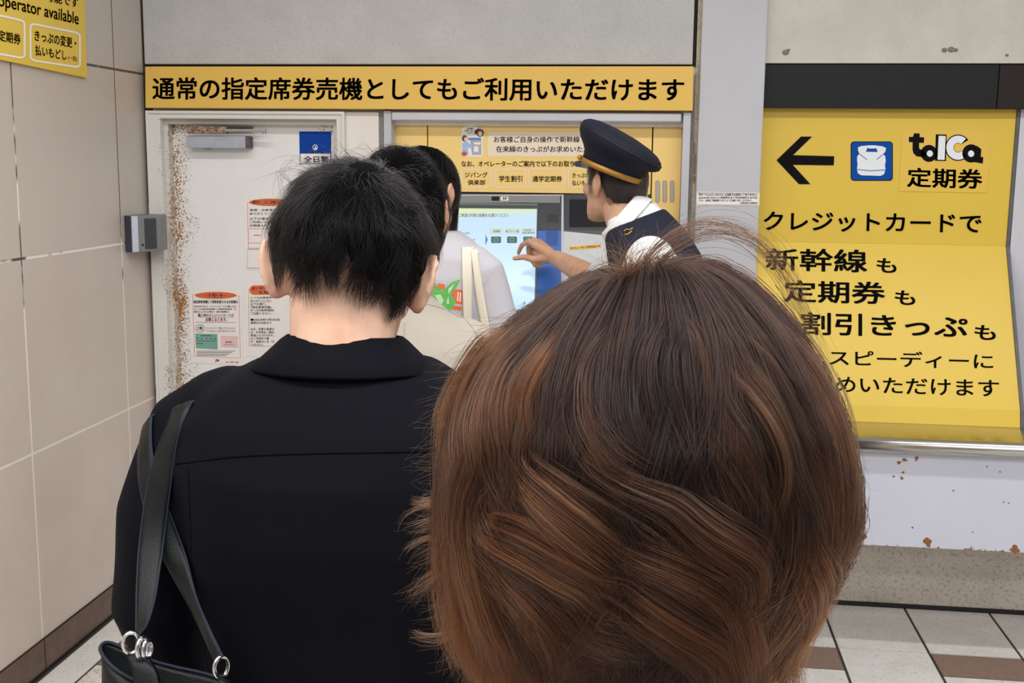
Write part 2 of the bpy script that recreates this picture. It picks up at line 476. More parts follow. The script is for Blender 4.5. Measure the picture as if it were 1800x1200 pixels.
letters(sg_txt, 'lettering', [INK, WHT], sg)

# card reader box on the left wall beside the door
def reader():
    # back plate bridges the corner; a wedge body turned towards the queue
    a = PX(219, 381, LX); b = PX(222, 443, LX)
    root = empty('card_reader', (LX+.03, 4.06, b[2]), 'small grey card reader box beside the door frame on the left wall', 'card reader')
    zt, zb = a[2]+.004, b[2]-.004
    y0 = a[1]; 
    def xy(px, Y): return (P(px, 410, Y)[0], Y)
    p0 = (LX, y0+.01); p1 = xy(219.5, y0-.005); 
    f1 = xy(231, 3.93); f2 = xy(281, 4.12); bk = (f2[0], 4.245)
    w0 = np.array([LX+.001, 3.95]); 
    # footprint polygon (plan view): wall point, front-left, front-right, back-right
    ya = PX(219.5, 410, LX)[1]
    A = np.array([LX+.001, ya]); B = np.array(xy(231, ya-.015)); C_ = np.array(xy(283, ya+.07)); D = np.array([C_[0]-.01, ya+.15]); E_ = np.array([LX+.001, ya+.15])
    zt = P(231, 379, ya)[2]; zb = P(231, 443, ya)[2]
    def ring(z, s=0.): return [(p[0], p[1], z) for p in (A, B, C_, D, E_)]
    mb = MB(); mb.loft([ring(zb), ring(zt)])
    build(mb, 'housing', plain('reader_grey', (122, 124, 124), .5), root, bevel=.004)
    n = np.array([C_[1]-B[1], -(C_[0]-B[0])]); n /= np.linalg.norm(n)
    if n @ (np.array([0, 0])-B) < 0: n = -n
    def fq(u0, u1, z0, z1, th, mb, mi=0):
        q0 = B+(C_-B)*u0; q1 = B+(C_-B)*u1; o = n*th
        mb.hexa([(q0[0], q0[1], z0), (q0[0], q0[1], z1), (q1[0], q1[1], z1), (q1[0], q1[1], z0)], [(q0[0]+o[0], q0[1]+o[1], z0), (q0[0]+o[0], q0[1]+o[1], z1), (q1[0]+o[0], q1[1]+o[1], z1), (q1[0]+o[0], q1[1]+o[1], z0)], mi)
    mb = MB(); fq(0.01, .22, zb+.001, zt-.001, .004, mb); build(mb, 'light_strip', plain('reader_light', (196, 198, 214), .4), root, bevel=.0015)
    mb = MB(); fq(.44, .84, zb+.011, zt-.011, .003, mb); build(mb, 'reader_window', plain('reader_dark', (62, 64, 66), .35), root, bevel=.001)
    mb = MB(); fq(.33, .40, zb+.022, zb+.031, .001, mb); build(mb, 'indicator_mark', plain('reader_mark', (40, 40, 44), .5), root)
    mb = MB(); mb.hexa([(A[0], A[1]-.002, zb), (A[0], A[1]-.002, zt), (B[0]-.001, B[1]-.002, zt), (B[0]-.001, B[1]-.002, zb)], [(A[0], A[1]+.001, zb), (A[0], A[1]+.001, zt), (B[0]-.001, B[1]+.001, zt), (B[0]-.001, B[1]+.001, zb)])
    build(mb, 'side_cover', plain('reader_navy', (58, 60, 74), .45), root, bevel=.001)
reader()

# stickers and notices on the door
pd = PlaneY(4.3245)
BLU = plain('sticker_blue', (18, 66, 160), .6, var=.04, spec=.1)
PAP = plain('paper_white', (240, 234, 229), .7, var=.02)
ORG = plain('print_orange', (216, 104, 52), .6, var=.03)
RED = plain('print_red', (206, 74, 66), .6, var=0)
mb = MB(); slab(mb, ((526, 231), (582, 231), (582, 288), (527, 288)), pd, .0015, 0, .0016)
flat(mb, R4(528, 270, 580.5, 287), pd, 1, .0017)
st = tag(build(mb, 'security_sticker', [BLU, PAP]), 'blue and white square security company sticker at top right of the white door', 'sticker')
def st_txt(m):
    write(m, '全日警', (534, 274, 578, 286), pd, 0, .02, .0028)
    write(m, 'TOTAL SECURITY', (537, 265.5, 571, 269), pd, 1, .02, .0028)
    outline(m, ellp(554, 259, 4, 4.6), 1.1, pd, 1, .0028)
    flat(m, [(552, 262), (554.5, 256), (555.5, 256), (555, 259.5), (557.5, 260), (556.5, 262)], pd, 1, .0026)
letters(st_txt, 'lettering', [BLU, PAP], st)
NG = 'paper notices taped to the white door'
LB = plain('fine_print', (86, 82, 84), .7, var=0)
# notice 1
mb = MB(); slab(mb, ((332, 506.5), (425, 508), (427.5, 643), (336, 637)), pd, .001, 0, .0012)
n1 = tag(build(mb, 'paper_notice', PAP), 'paper notice with green and pink ticket pictures under an orange oval heading', 'notice', NG)
def n1t(m):
    flat(m, ellp(379, 519, 36.5, 6.2), pd, 1, .0014)
    write(m, '・お知らせ・', ((362, 515), (396, 515.5), (396, 523.5), (362, 523)), pd, 2, .02, .0026)
    outline(m, [(338.5, 517.5), (420, 520), (422.5, 629), (342, 626)], .7, pd, 3, .002)
    for tx, l, t, r, b in (('指定席券売機にて発券変更されるお客様は', 340, 527.5, 418, 533), ('2024年6月1日より、クレジットカードでご購入された', 341, 536.5, 416, 540), ('きっぷを指定席券売機にて発券変更(座席・区', 341, 541.5, 415, 545), ('間など)される際の一部お客様は', 341, 546, 402, 550)):
        write(m, tx, (l, t, r, b), pd, 0, .02 if t < 530 else .008, .0026)
    write(m, '購入時のクレジットカードが', (348, 551, 411, 556.5), pd, 3, .012, .0026)
    write(m, '必要となります。', (361, 558, 399, 564), pd, 3, .012, .0026)
    flat(m, R4(348, 556.8, 411, 557.3), pd, 3, .0014); flat(m, R4(361, 564.2, 396, 564.7), pd, 3, .0014)
    write(m, 'クレジットカードで購入されたきっぷには', (362, 574.5, 413, 578.5), pd, 0, .004, .0026)
    write(m, 'きっぷの左上にC制と表示されています。', (362, 580, 415, 583.5), pd, 0, .004, .0026)
    outline(m, ellp(351.5, 577, 8, 6.5), .8, pd, 0, .002)
    write(m, 'C制', (346.5, 573.5, 356, 580), pd, 0, .015, .0026)
    flat(m, [(343, 586), (382, 587), (382.7, 614), (344.5, 612)], pd, 4, .0014)
    flat(m, [(388, 590.5), (417, 592), (418, 610), (389, 609)], pd, 5, .0014)
    outline(m, [(388, 590.5), (417, 592), (418, 610), (389, 609)], .6, pd, 6, .002)
    write(m, '購入時の', (397, 599.5, 408, 602.5), pd, 0, .01, .0026)
    write(m, 'クレジットカード', (393, 604, 413, 606.8), pd, 0, .01, .0026)
    flat(m, R4(353, 589, 372, 590.5), pd, 0, .0018)
    for k in range(5): flat(m, ellp(347+8*k, 595, 1.3, 1.3, 8), pd, 0, .0018)
    flat(m, R4(345, 598.7, 380, 599.6), pd, 0, .0018); flat(m, R4(345, 603, 357, 604.2), pd, 0, .0018)
    flat(m, R4(344, 566.2, 414, 566.7), pd, 0, .0014)
    for k in range(4): flat(m, R4(346, 616.5+k*2.6, 413-k*5, 617.4+k*2.6), pd, 0, .0014)
    write(m, 'JR', ((378, 631), (386, 631.3), (386, 637), (378, 636.5)), pd, 3, .02, .0026)
    write(m, 'JR東海', ((396, 634), (420, 635), (420, 639), (396, 638)), pd, 3, .004, .0026)
letters(n1t, 'lettering', [LB, ORG, WHT, RED, plain('ticket_green', (118, 172, 158), .6), plain('card_pink', (236, 200, 196), .6), plain('card_edge', (190, 150, 150), .6)], n1)
# notice 2 (upper right)
mb = MB(); slab(mb, ((428, 342), (516, 342), (516, 474), (429.5, 474)), pd, .001, 0, .0012)
n2 = tag(build(mb, 'paper_notice', PAP), 'paper notice half hidden by black hair, orange oval heading, red and blue frames', 'notice', NG)
def n2t(m):
    flat(m, ellp(475, 355.5, 37, 6.5), pd, 1, .0014)
    write(m, '割引きっぷをご利用のお客様へ', (444, 352, 506, 358.5), pd, 2, .02, .0026)
    outline(m, [(435, 356), (510, 356), (510, 436), (436.5, 436)], .8, pd, 3, .002)
    for tx, t in (('毎度、JR東海をご利用', 367), ('ありがとうございます', 373), ('以下の場合は、', 382), ('ご利用いただけ', 388), ('お間違えの', 394)):
        write(m, tx, (439, t, 439+6.2*len(tx), t+4.4), pd, 0, .006, .0026)
    outline(m, [(437, 402), (508, 402), (508, 427), (437, 427)], .7, pd, 3, .002)
    outline(m, [(435, 438), (512, 438), (512, 471), (435, 471)], .9, pd, 4, .002)
    flat(m, R4(446, 412.6, 458, 414), pd, 3, .0014)
letters(n2t, 'lettering', [LB, ORG, WHT, RED, plain('print_steel_blue', (96, 118, 156), .6)], n2)
# notice 3 (lower right)
mb = MB(); slab(mb, ((430, 489), (516, 489), (516, 627), (433, 626)), pd, .001, 0, .0012)
n3 = tag(build(mb, 'paper_notice', PAP), 'paper notice tucked behind the bare neck with an orange rounded heading', 'notice', NG)
def n3t(m):
    flat(m, rrect(438.5, 501.5, 508, 518, 8), pd, 1, .0014)
    write(m, 'EXサービスの', (444, 504, 500, 509.5), pd, 2, .015, .0026); write(m, 'お知らせ', (455, 511, 490, 516), pd, 2, .015, .0026)
    outline(m, [(437, 509), (510, 509), (510, 609), (438, 608)], .7, pd, 3, .002)
    y = 521
    for tx in ('いつもJR東海を', 'ありがとうござい', '以下の通り、', '「指定席券売機」', 'きっぷの発売時間を', 'ご注意ください。', '', '■2024年7月30日', '乗車日3日前まで', '', 'なお、伝票の係員の', 'は、お手続をご案内', '取扱いただけます。', 'のご予約先で着', 'が、係員のいる「き', 'ください。'):
        if tx: write(m, tx, (440.5, y, 440.5+4.6*len(tx), y+4.3), pd, 0, .008, .0026)
        y += 5.5
letters(n3t, 'lettering', [LB, ORG, WHT, RED], n3)
# notice on the pillar
pp = PlaneY(4.2495)
mb = MB(); slab(mb, ((1224.5, 337), (1335.5, 339), (1334.5, 362.5), (1224, 361.5)), pp, .001, 0, .0012)
n4 = tag(build(mb, 'pillar_label', PAP), 'narrow white printed label stuck across the pale grey pillar', 'label')
def n4t(m):
    outline(m, [(1225.5, 338.8), (1333.5, 340.6), (1332.8, 360.8), (1225.3, 359.8)], .9, pp, 1, .002)
    write(m, '現在', (1228, 339.8, 1236, 343.5), pp, 0, .012, .0026)
    write(m, '「TOUCH SPACE」', (1237.5, 340, 1272, 344), pp, 2, .012, .0026)
    write(m, 'は当駅では発売しておりません。', (1274, 340, 1331, 344.3), pp, 0, .012, .0026)
    write(m, '2024年4月1日までに特急券を全て方向別発売する予定', (1228, 345.3, 1331, 349.3), pp, 0, .012, .0026)
    write(m, 'です。皆様ご理解賜りますようお願い申し上げます。', (1228, 350.3, 1322, 354), pp, 0, .012, .0026)
    write(m, 'JR東海名古屋駅長', (1301, 355, 1331.5, 358.8), pp, 0, .012, .0026)
letters(n4t, 'lettering', [LB, plain('label_edge', (140, 128, 130), .6), plain('print_pink', (200, 120, 140), .6)], n4)
# ================================================================== TICKET MACHINE IN THE BAY
SIL = NT('frame_silver'); SIL.color(SIL.mix(SIL.rng(SIL.noise(3), .3, .7), lin((186, 186, 192)), lin((200, 200, 206)))); SIL.set(Roughness=.42, Metallic=.15); SIL = SIL.m
GRY = plain('frame_grey', (132, 130, 128), .6, var=.15, scale=60)
BLK = plain('panel_black', (46, 46, 52), .35, var=.05)
BLK2 = plain('panel_black_glass', (30, 30, 36), .12, var=0)
BLUP = plain('panel_blue', (44, 100, 186), .4, var=.04)
YFA = plain('fascia_yellow', (247, 212, 132), .35, var=.015, scale=8, spec=.4)
def machine():
    YF = 4.328
    pf = PlaneY(YF)
    xL = P(693, 300, YF)[0]; xR = P(1197, 300, YF)[0]
    zTop = P(900, 200, YF)[2]; zB = P(900, 338.5, YF)[2]
    root = empty('ticket_machine', ((xL+xR)/2, 4.33, 0), 'yellow ticket machine with lit touch screen set into the wall bay under the long sign', 'ticket machine')
    # surround
    zbar0, zbar1 = P(900, 212.5, 4.245)[2], P(900, 197.5, 4.245)[2]
    xo = P(688, 205, 4.245)[0]; xo2 = P(1198, 205, 4.245)[0]
    mb = MB(); mb.box((xo, 4.245, zbar0), (xo2, 4.33, zbar1)); build(mb, 'top_bar', SIL, root, bevel=.004)
    mb = MB(); mb.box((xo, 4.262, zbar1), (xo2, 4.33, P(900, 193.5, 4.262)[2])); build(mb, 'upper_strip', GRY, root)
    mb = MB(); mb.box((P(675, 300, 4.25)[0], 4.25, 0), (P(688, 300, 4.25)[0], 4.34, zbar1+.003))
    build(mb, 'jamb', rusty('jamb_paint', (190, 191, 197), thr=.70, scale=80, edges=((2, zbar1, .06, .08),), rough=.45), root, bevel=.002)
    mb = MB(); mb.box((P(666, 300, 4.27)[0], 4.27, 0), (P(675.5, 300, 4.25)[0], 4.40, zbar1+.03)); build(mb, 'jamb_shadow_gap', GRY, root)
    mb = MB(); mb.box((P(1198, 300, 4.25)[0], 4.25, 0), (P(1211.5, 300, 4.25)[0], 4.34, zbar1+.003)); build(mb, 'jamb', SIL, root, bevel=.002)
    mb = MB(); mb.box((P(1211, 300, 4.27)[0], 4.268, 0), (P(1217.5, 300, 4.27)[0], 4.40, zbar1+.02)); build(mb, 'jamb_shadow_gap', plain('gap_grey', (112, 108, 102), .7, var=.2), root)
    # fascia panels
    s1 = P(751.5, 300, YF)[0]; s2 = P(1145.5, 300, YF)[0]; g = .0022
    mb = MB(); mb.box((xL, YF, 0), (s1-g, YF+.03, zTop)); build(mb, 'side_panel', YFA, root, bevel=.002)
    mb = MB(); mb.box((s1+g, YF, zB), (s2-g, YF+.03, zTop)); fas = build(mb, 'header_panel', YFA, root, bevel=.002)
    mb = MB(); mb.box((s2+g, YF, 0), (xR, YF+.03, zTop)); sp = build(mb, 'side_panel', YFA, root, bevel=.002)
    mb = MB()
    for cx in (1156, 1168.5, 1181.5):
        flat(mb, rrect(cx-3.2, 318, cx+3.2, 355, 3.1), pf, 0, .0006, .0006); 
    ed = MB()
    for cx in (1156, 1168.5, 1181.5): outline(mb, rrect(cx-3.4, 317.6, cx+3.4, 355.4, 3.3), 1.0, pf, 1, .0015)
    build(mb, 'vent_slots', [plain('slot_grey', (176, 172, 168), .5), plain('slot_edge', (168, 136, 84), .5)], sp)
    # writing on the header
    mb = MB(); flat(mb, rrect(857.5, 231.5, 1100, 275, 6), pf, 1, .0006); flat(mb, rrect(811, 231, 848.5, 275.5, 5), pf, 2, .0006)
    for l, r in ((811, 863), (870.5, 924), (930, 993), (999, 1062)): outline(mb, rrect(l, 298, r, 329.5, 5), 2.0, pf, 1, .0012)
    write(mb, 'お客様ご自身の操作で新幹線', (868, 239.5, 1019, 250.5), pf, 0, .018)
    write(mb, '在来線のきっぷがお求めいただけます', (872, 256.5, 1072, 267.5), pf, 0, .018)
    write(mb, 'なお、オペレーターのご案内で以下のお取り扱いができます', (811, 282.5, 1082, 293), pf, 0, .016)
    write(mb, 'ジパング', (817, 302.5, 857, 312), pf, 0, .012); write(mb, '倶楽部', (822, 316, 853, 325), pf, 0, .012)
    write(mb, '学生割引', (877, 308.5, 918, 319.5), pf, 0, .016); write(mb, '通学定期券', (936, 309, 988, 319.5), pf, 0, .016)
    write(mb, 'きっぷの変更・', (1006, 303.5, 1058, 312.5), pf, 0, .012); write(mb, '払いもどし', (1006, 316.5, 1046, 326), pf, 0, .012)
    # little picture of a customer at a machine with a speech balloon
    o2 = .0012
    flat(mb, ellp(827, 228.5, 16, 8.5), pf, 2, o2); flat(mb, ellp(843, 234, 8.6, 8.4), pf, 2, o2); flat(mb, ellp(844, 233.5, 6.8, 7), pf, 3, .0018)
    flat(mb, ellp(844, 235, 3.6, 4.2), pf, 4, .0024)
    for tx, t in (('お客様に', 224.5), ('お問い合わせ', 228.2), ('ください', 232)): write(mb, tx, (827-1.7*len(tx), t, 827+1.7*len(tx), t+3), pf, 0, .01, .0026)
    flat(mb, [(826, 244), (846, 243), (846, 272), (830, 272)], pf, 5, o2); flat(mb, R4(823, 242, 845, 246), pf, 6, .0018)
    flat(mb, R4(833, 250, 845, 254), pf, 2, .0018); flat(mb, R4(833, 257, 841, 267), pf, 2, .0018)
    flat(mb, [(812.5, 252), (820, 247), (824, 252), (832, 257), (830, 260), (822, 258), (823, 272), (813, 273)], pf, 7, .0024)
    flat(mb, ellp(816.5, 243, 4.8, 5.6), pf, 3, .0024); flat(mb, ellp(818.5, 244.5, 2.6, 3.4), pf, 4, .003); flat(mb, ellp(816, 270, 4.6, 4), pf, 8, .003)
    build(mb, 'lettering', [plain('ink_navy', (58, 50, 58), .5, var=0), plain('print_cream', (238, 222, 200), .5, var=0), WHT, plain('print_brown', (92, 62, 56), .5, var=0), plain('print_skin', (240, 200, 176), .5, var=0),
          plain('print_grey', (168, 172, 184), .5, var=0), plain('print_blue', (86, 130, 200), .5, var=0), plain('print_light_blue', (164, 190, 222), .5, var=0), RED], fas)
    # sloping console below the header
    tilt = .52
    zc = P(900, 340, 4.333)[2]
    pc = Plane((0, 4.333, zc), (0, -1, tilt))
    def zrow(px, py): return pc.at(px, py)
    # body under it, wedge
    A = pc.at(754, 340); 
    x0, x1 = s1+.001, s2-.001
    zlow = .86; ylow = 4.333-tilt*(zc-zlow)
    mb = MB(); prof = [(4.3325, zc), (ylow-.0, zlow), (ylow, .02), (4.36, .02), (4.36, zc)]
    mb.loft([[(x0, y+.004, z) for y, z in prof], [(x1, y+.004, z) for y, z in prof]])
    con = build(mb, 'console', plain('console_grey', (56, 56, 62), .45), root)
    def plate(q, name, mat, th=.004, off=.004, bev=.0012, par=root): 
        mb = MB(); slab(mb, q, pc, th, 0, off); return build(mb, name, mat, par, bevel=bev)
    plate(((760, 341.5), (991, 341.5), (991.5, 540), (748, 540)), 'console_frame', SIL, .003, .003)
    plate(((762, 343.5), (987, 343.5), (986.5, 404.5), (757, 404.5)), 'console_face', BLK, .003, .0048)
    plate(((756, 404.5), (986.5, 404.5), (986.5, 540), (750, 540)), 'console_face', BLUP, .003, .0048)
    mirr = NT('mirror_strip'); mirr.color(lin((215, 212, 208))); mirr.set(Roughness=.07, Metallic=1.0)
    plate(((764, 343.8), (984.5, 343.8), (984.5, 356.5), (763, 356)), 'mirror', mirr.m, .002, .0065)
    plate(((864, 345), (877.5, 345), (877.5, 352.5), (864, 352.5)), 'camera_window', BLK2, .002, .0078)
    lab = plate(((880.5, 345.5), (893.5, 345.5), (893.5, 352.5), (880.5, 352.5)), 'camera_label', PAP, .001, .0078, 0)
    mb = MB(); flat(mb, R4(884, 346.5, 886, 351), pc, 0, .008); flat(mb, R4(887, 346.5, 889, 351), pc, 0, .008); flat(mb, R4(889.5, 346.5, 891, 350), pc, 0, .008); build(mb, 'label_print', BLK, lab)
    # bezel and screen
    plate(((803.5, 355.5), (945.5, 357), (943, 560), (787, 560)), 'screen_bezel', plain('bezel_grey', (98, 112, 108), .4), .004, .010, .002)
    plate(((804, 359.5), (944, 361), (944, 365), (803, 364)), 'bezel_lip', plain('bezel_dark', (60, 66, 64), .4), .003, .012, .001)
    # lit screen: pale blue page with yellow green top
    s = NT('screen_page')
    f = s.rng(s.axis(2), zrow(870, 400)[2], zrow(870, 367)[2])
    band = s.math('ADD', f, s.rng(s.axis(0), zrow(806, 370)[0], zrow(942, 370)[0], .15, -.15))
    colr = s.mix(s.rng(band, .55, .95), lin((205, 232, 250)), lin((226, 238, 190)))
    colr = s.mix(s.rng(s.axis(2), zrow(870, 520)[2], zrow(870, 430)[2], 1, 0), colr, lin((186, 220, 252)))
    s.l(colr, s.b.inputs['Emission Color']); s.b.inputs['Emission Strength'].default_value = 1.05; s.color(lin((12, 12, 14))); s.set(Roughness=.2)
    mb = MB(); slab(mb, ((803, 366), (943.8, 367.5), (939, 545), (790.5, 545)), pc, .003, 0, .0115)
    scr = build(mb, 'screen', s.m, root)
    mb = MB(); O = .0125
    dk = emit('screen_ink', (70, 96, 110), .7); gn = emit('screen_green', (60, 200, 110), .8); dg = emit('screen_button', (70, 98, 116), .7); lb_ = emit('screen_label', (222, 238, 232), .85); bl = emit('screen_arrow', (52, 140, 190), .8)
    write(mb, 'ご希望の列車の設備をお選びください', (806.5, 375, 894, 381.5), pc, 0, .012, O+.001)
    for l, r in ((861, 884), (888, 914), (916, 941)): flat(mb, R4(l, 401, r, 411), pc, 3, O)
    write(mb, '普通車', (867, 404, 879, 408.5), pc, 0, .01, O+.001); write(mb, 'グリーン車', (893, 404, 912, 409), pc, 0, .01, O+.001); flat(mb, ellp(890.5, 406.5, 2, 2, 10), pc, 1, O+.0006)
    write(mb, '自由席・', (921, 402.5, 936, 406), pc, 0, .008, O+.001); write(mb, '指定席有効', (918, 407, 940, 411), pc, 0, .008, O+.001)
    for cx in (872, 900, 928.5):
        m2 = MB(); flat(m2, rrect(cx-8.8, 415.5, cx+8.8, 427, 2), pc, 0, O); outline(m2, ellp(cx, 421.2, 3.6, 3.4), 1.4, pc, 1, O+.0012); build(m2, 'screen_button', [dg, gn], scr)
    m2 = MB(); flat(m2, [(853.5, 412), (857.5, 421), (853, 431)], pc, 0, O); build(m2, 'screen_arrow', bl, scr)
    flat(mb, R4(815.5, 409, 816.2, 432), pc, 0, O)
    for tx, l, t in (('東京', 818, 408), ('のぞみ号', 819, 419.5), ('新大阪', 817, 430.5)): write(mb, tx, (l, t, l+4.0*len(tx), t+3.4), pc, 0, .006, O+.001)
    flat(mb, R4(804, 412.5, 813, 413.4), pc, 0, O); flat(mb, R4(803, 428, 812, 429), pc, 0, O)
    build(mb, 'screen_text', [dk, gn, dg, lb_, bl], scr)
    # loudspeaker grilles
    def grille(l, t, r, b, nx, ny, name, mat):
        mb = MB(); dx = (r-l)/nx; dy = (b-t)/ny
        for i in range(nx):
            for j in range(ny):
                flat(mb, R4(l+dx*(i+.18), t+dy*(j+.18), l+dx*(i+.82), t+dy*(j+.82)), pc, 0, .0050, .0003)
        build(mb, name, mat, root)
    grille(962, 376, 981.5, 390.5, 10, 7, 'speaker_grille', plain('grille_dark', (22, 22, 26), .6))
    grille(960, 405.5, 980.5, 432, 9, 11, 'speaker_grille', plain('grille_blue_dark', (24, 56, 120), .6))
    grille(770, 406, 785, 432, 7, 11, 'speaker_grille', plain('grille_blue_dark', (24, 56, 120), .6))
    mb = MB(); write(mb, '呼出し・音声案内', (958, 434.5, 972, 437), pc, 0, .01, .0056); write(mb, 'Headphone / guidance', (958, 439.5, 984, 441.8), pc, 0, .01, .0056); build(mb, 'panel_print', plain('print_pale_blue', (170, 196, 232), .5), root)
    mb = MB(); k = pc.at(971, 448, .006); mb.ball(k, (.008, .012, .008), 0, 14, 9); build(mb, 'jack_knob', plain('knob_white', (226, 214, 210), .4), root, True)
    # right hand bay: dark window, pale sheet with orange tape
    plate(((992, 341), (1143.5, 341), (1144.5, 407), (991.5, 406)), 'slot_surround', plain('surround_dark', (52, 52, 58), .45), .003, .0052)
    plate(((1001, 350), (1128, 350), (1129, 398), (1000.5, 399)), 'slot_window', BLK2, .003, .0066)
    plate(((1136, 343), (1138.5, 343), (1139, 404), (1136.5, 404)), 'slot_rail', SIL, .003, .0075)
    plate(((990.5, 406), (1065, 416), (1145, 424), (1146, 540), (986, 540)) if False else ((991, 406), (1144.5, 421), (1148, 545), (987, 545)), 'receipt_tray_cover', plain('sheet_metal', (204, 207, 208), .42, .0, var=.08, scale=12), .003, .0062)
    plate(((990.8, 404), (1144.5, 406), (1144.5, 421), (990.8, 406)), 'tray_lip', plain('tray_grey', (84, 86, 86), .5), .003, .0056)
    tp = plate(((1000.5, 433.5), (1056.5, 429), (1057, 435), (1000.8, 439.5)), 'orange_tape', plain('tape_orange', (240, 182, 58), .5), .001, .0072, 0)
    mb = MB(); write(mb, 'オペレーターの呼出は', ((1002.5, 434.2), (1049, 430.6), (1049.4, 434.4), (1002.8, 438.2)), pc, 0, .014, .0082); flat(mb, [(1051, 430.5), (1055.5, 431.8), (1051.2, 433.6)], pc, 0, .0076); build(mb, 'tape_print', plain('tape_ink', (120, 88, 30), .6), tp)
machine()

# ================================================================== PASS TICKET MACHINE ON THE RIGHT
def passmachine():
    YU = 4.355
    pu = PlaneY(YU)
    TR = P(1787, 192, YU); xr = TR[0]
    K = PX(1768, 432, xr); B1 = PX(1793, 721, xr); B2 = PX(1793, 751, xr)
    xl_ = xPR+.0005
    root = empty('pass_machine', ((xl_+xr)/2, 4.2, 0), 'big yellow machine front with left arrow and slanted lower panel beside the pillar', 'ticket machine')
    # profile of the yellow front, extruded along x
    prof = [(YU, P(1560, 189, YU)[2]), (K[1], K[2]), (B1[1], B1[2]), (B2[1], B2[2]), (4.40, B2[2]), (4.40, TR[2]+.004)]
    mb = MB(); mb.loft([[(xl_, y, z) for y, z in prof[:2]+[(4.40, K[2]-.03), (4.40, TR[2])]], [(xr, y, z) for y, z in prof[:2]+[(4.40, K[2]-.03), (4.40, TR[2])]]])
    up = build(mb, 'upper_panel', YEL2, root)
    e = .0006
    q = [(K[1], K[2]-e), (B1[1], B1[2]), (B2[1], B2[2]), (4.40, B2[2]), (4.40, K[2]-.031)]
    mb = MB(); mb.loft([[(xl_, y, z) for y, z in q], [(xr, y, z) for y, z in q]])
    lo = build(mb, 'slanted_panel', YEL2, root)
    ps = Plane(K, np.cross([1, 0, 0], B1-K))
    def arrow_t(m):
        flat(m, [(1365, 281.5), (1408, 240), (1427.5, 240), (1394, 272.5), (1466.5, 274.5), (1465.5, 290.5), (1393.5, 289.5), (1424.5, 323.5), (1404.5, 323.5)], pu, 0)
    def gate_t(m):
        flat(m, rrect(1495.5, 248.5, 1569.5, 317.5, 6), pu, 0, .0006); flat(m, rrect(1496.8, 249.8, 1568.2, 316.2, 5), pu, 1, .0012)
        flat(m, [(1508, 259), (1514, 256.5), (1523, 256), (1526, 255.3), (1539, 255.3), (1542, 256), (1551, 257), (1557.5, 260), (1556, 267), (1552, 271), (1556, 274), (1557, 283), (1555.5, 290), (1556.5, 297), (1554, 306), (1548, 309), (1514, 308), (1508, 304.5), (1506.5, 297), (1507.5, 288), (1506.5, 281), (1507, 274), (1511, 270.5), (1508.5, 265)], pu, 2, .0018)
        flat(m, [(1522, 266.5), (1525, 259.5), (1528, 261), (1537, 261), (1540, 260), (1543, 267)], pu, 1, .0024)
        for a, b in (((1511.5, 271), (1524, 280.5)), ((1552, 271.5), (1541, 280.5))):
            d = np.array([b[1]-a[1], a[0]-b[0]], float); d = d/np.linalg.norm(d)*.55
            flat(m, [tuple(np.array(a)+d), tuple(np.array(b)+d), tuple(np.array(b)-d), tuple(np.array(a)-d)], pu, 1, .0024)
        flat(m, [(1507, 297), (1531, 299.6), (1556, 297.8), (1556, 299), (1531, 300.8), (1507, 298.2)], pu, 1, .0024)
    def mark_t(m):
        flat(m, [(1586, 227), (1741, 229), (1736, 339), (1580, 336)], pu, 3, .0003, .0003)
        # rounded word mark toICa: black outlines first, white letters on top
        o1, o2, o3 = .0009, .0018, .0026
        flat(m, [(1606, 237), (1607, 234), (1617, 234.5), (1616.5, 241), (1624.5, 241.3), (1624, 251), (1615.8, 250.8), (1615.4, 259), (1617, 262.5), (1622, 263), (1628, 273), (1620, 276), (1611, 274.5), (1605.5, 269), (1604, 262), (1604.3, 250), (1597.5, 249.5), (1597.8, 240.5), (1604.8, 240.5)], pu, 0, o1)
        flat(m, ellp(1633, 269.5, 14.5, 15), pu, 0, o1); flat(m, ellp(1634.5, 269.8, 5.4, 5.6), pu, 2, o2)
        flat(m, [(1645, 236), (1664, 236.5), (1663, 283), (1643.5, 282.5)], pu, 0, o1); flat(m, [(1650, 238.5), (1662.2, 239), (1660.5, 281), (1648, 280.5)], pu, 2, o2)
        C_o = [(1665.5, 260.5)]; 
        def arc(cx, cy, rx, ry, a0, a1, n=16): return [(cx+rx*math.cos(rad(a0+(a1-a0)*i/n)), cy+ry*math.sin(rad(a0+(a1-a0)*i/n))) for i in range(n+1)]
        flat(m, ellp(1684, 259.5, 22.5, 23.2, 30), pu, 0, o1)
        cc = arc(1684, 259.5, 20.6, 21.3, -48, -320)+arc(1684, 259.5, 8.6, 9, -320, -48)
        # C as strips
        a = arc(1684, 259.5, 20.6, 21.3, -48, -316, 20); b = arc(1684, 259.5, 8.0, 8.6, -48, -316, 20)
        for i in range(20): flat(m, [a[i], a[i+1], b[i+1], b[i]], pu, 2, o2)
        flat(m, ellp(1684, 259.5, 7.2, 7.8), pu, 3, .0016); flat(m, [(1686, 256), (1704, 245), (1708, 250), (1708, 268), (1702, 273), (1686, 263)], pu, 3, .0015)
        flat(m, ellp(1707, 269.5, 15.5, 16), pu, 0, o2); flat(m, ellp(1707, 270, 5.4, 5.8), pu, 2, o3)
        flat(m, [(1717, 256), (1725, 262), (1724, 275.5), (1728.5, 276), (1727.5, 287.5), (1715, 285), (1706, 285), (1700, 280)], pu, 0, .0014)
    def up_t(m):
        write(m, '定期券', ((1595, 294.5), (1727.5, 297), (1726.5, 332.5), (1594, 328.5)), pu, 0, .022)
        write(m, 'クレジットカードで', ((1343, 371.5), (1726, 376), (1725, 410), (1342, 405)), pu, 0, .014)
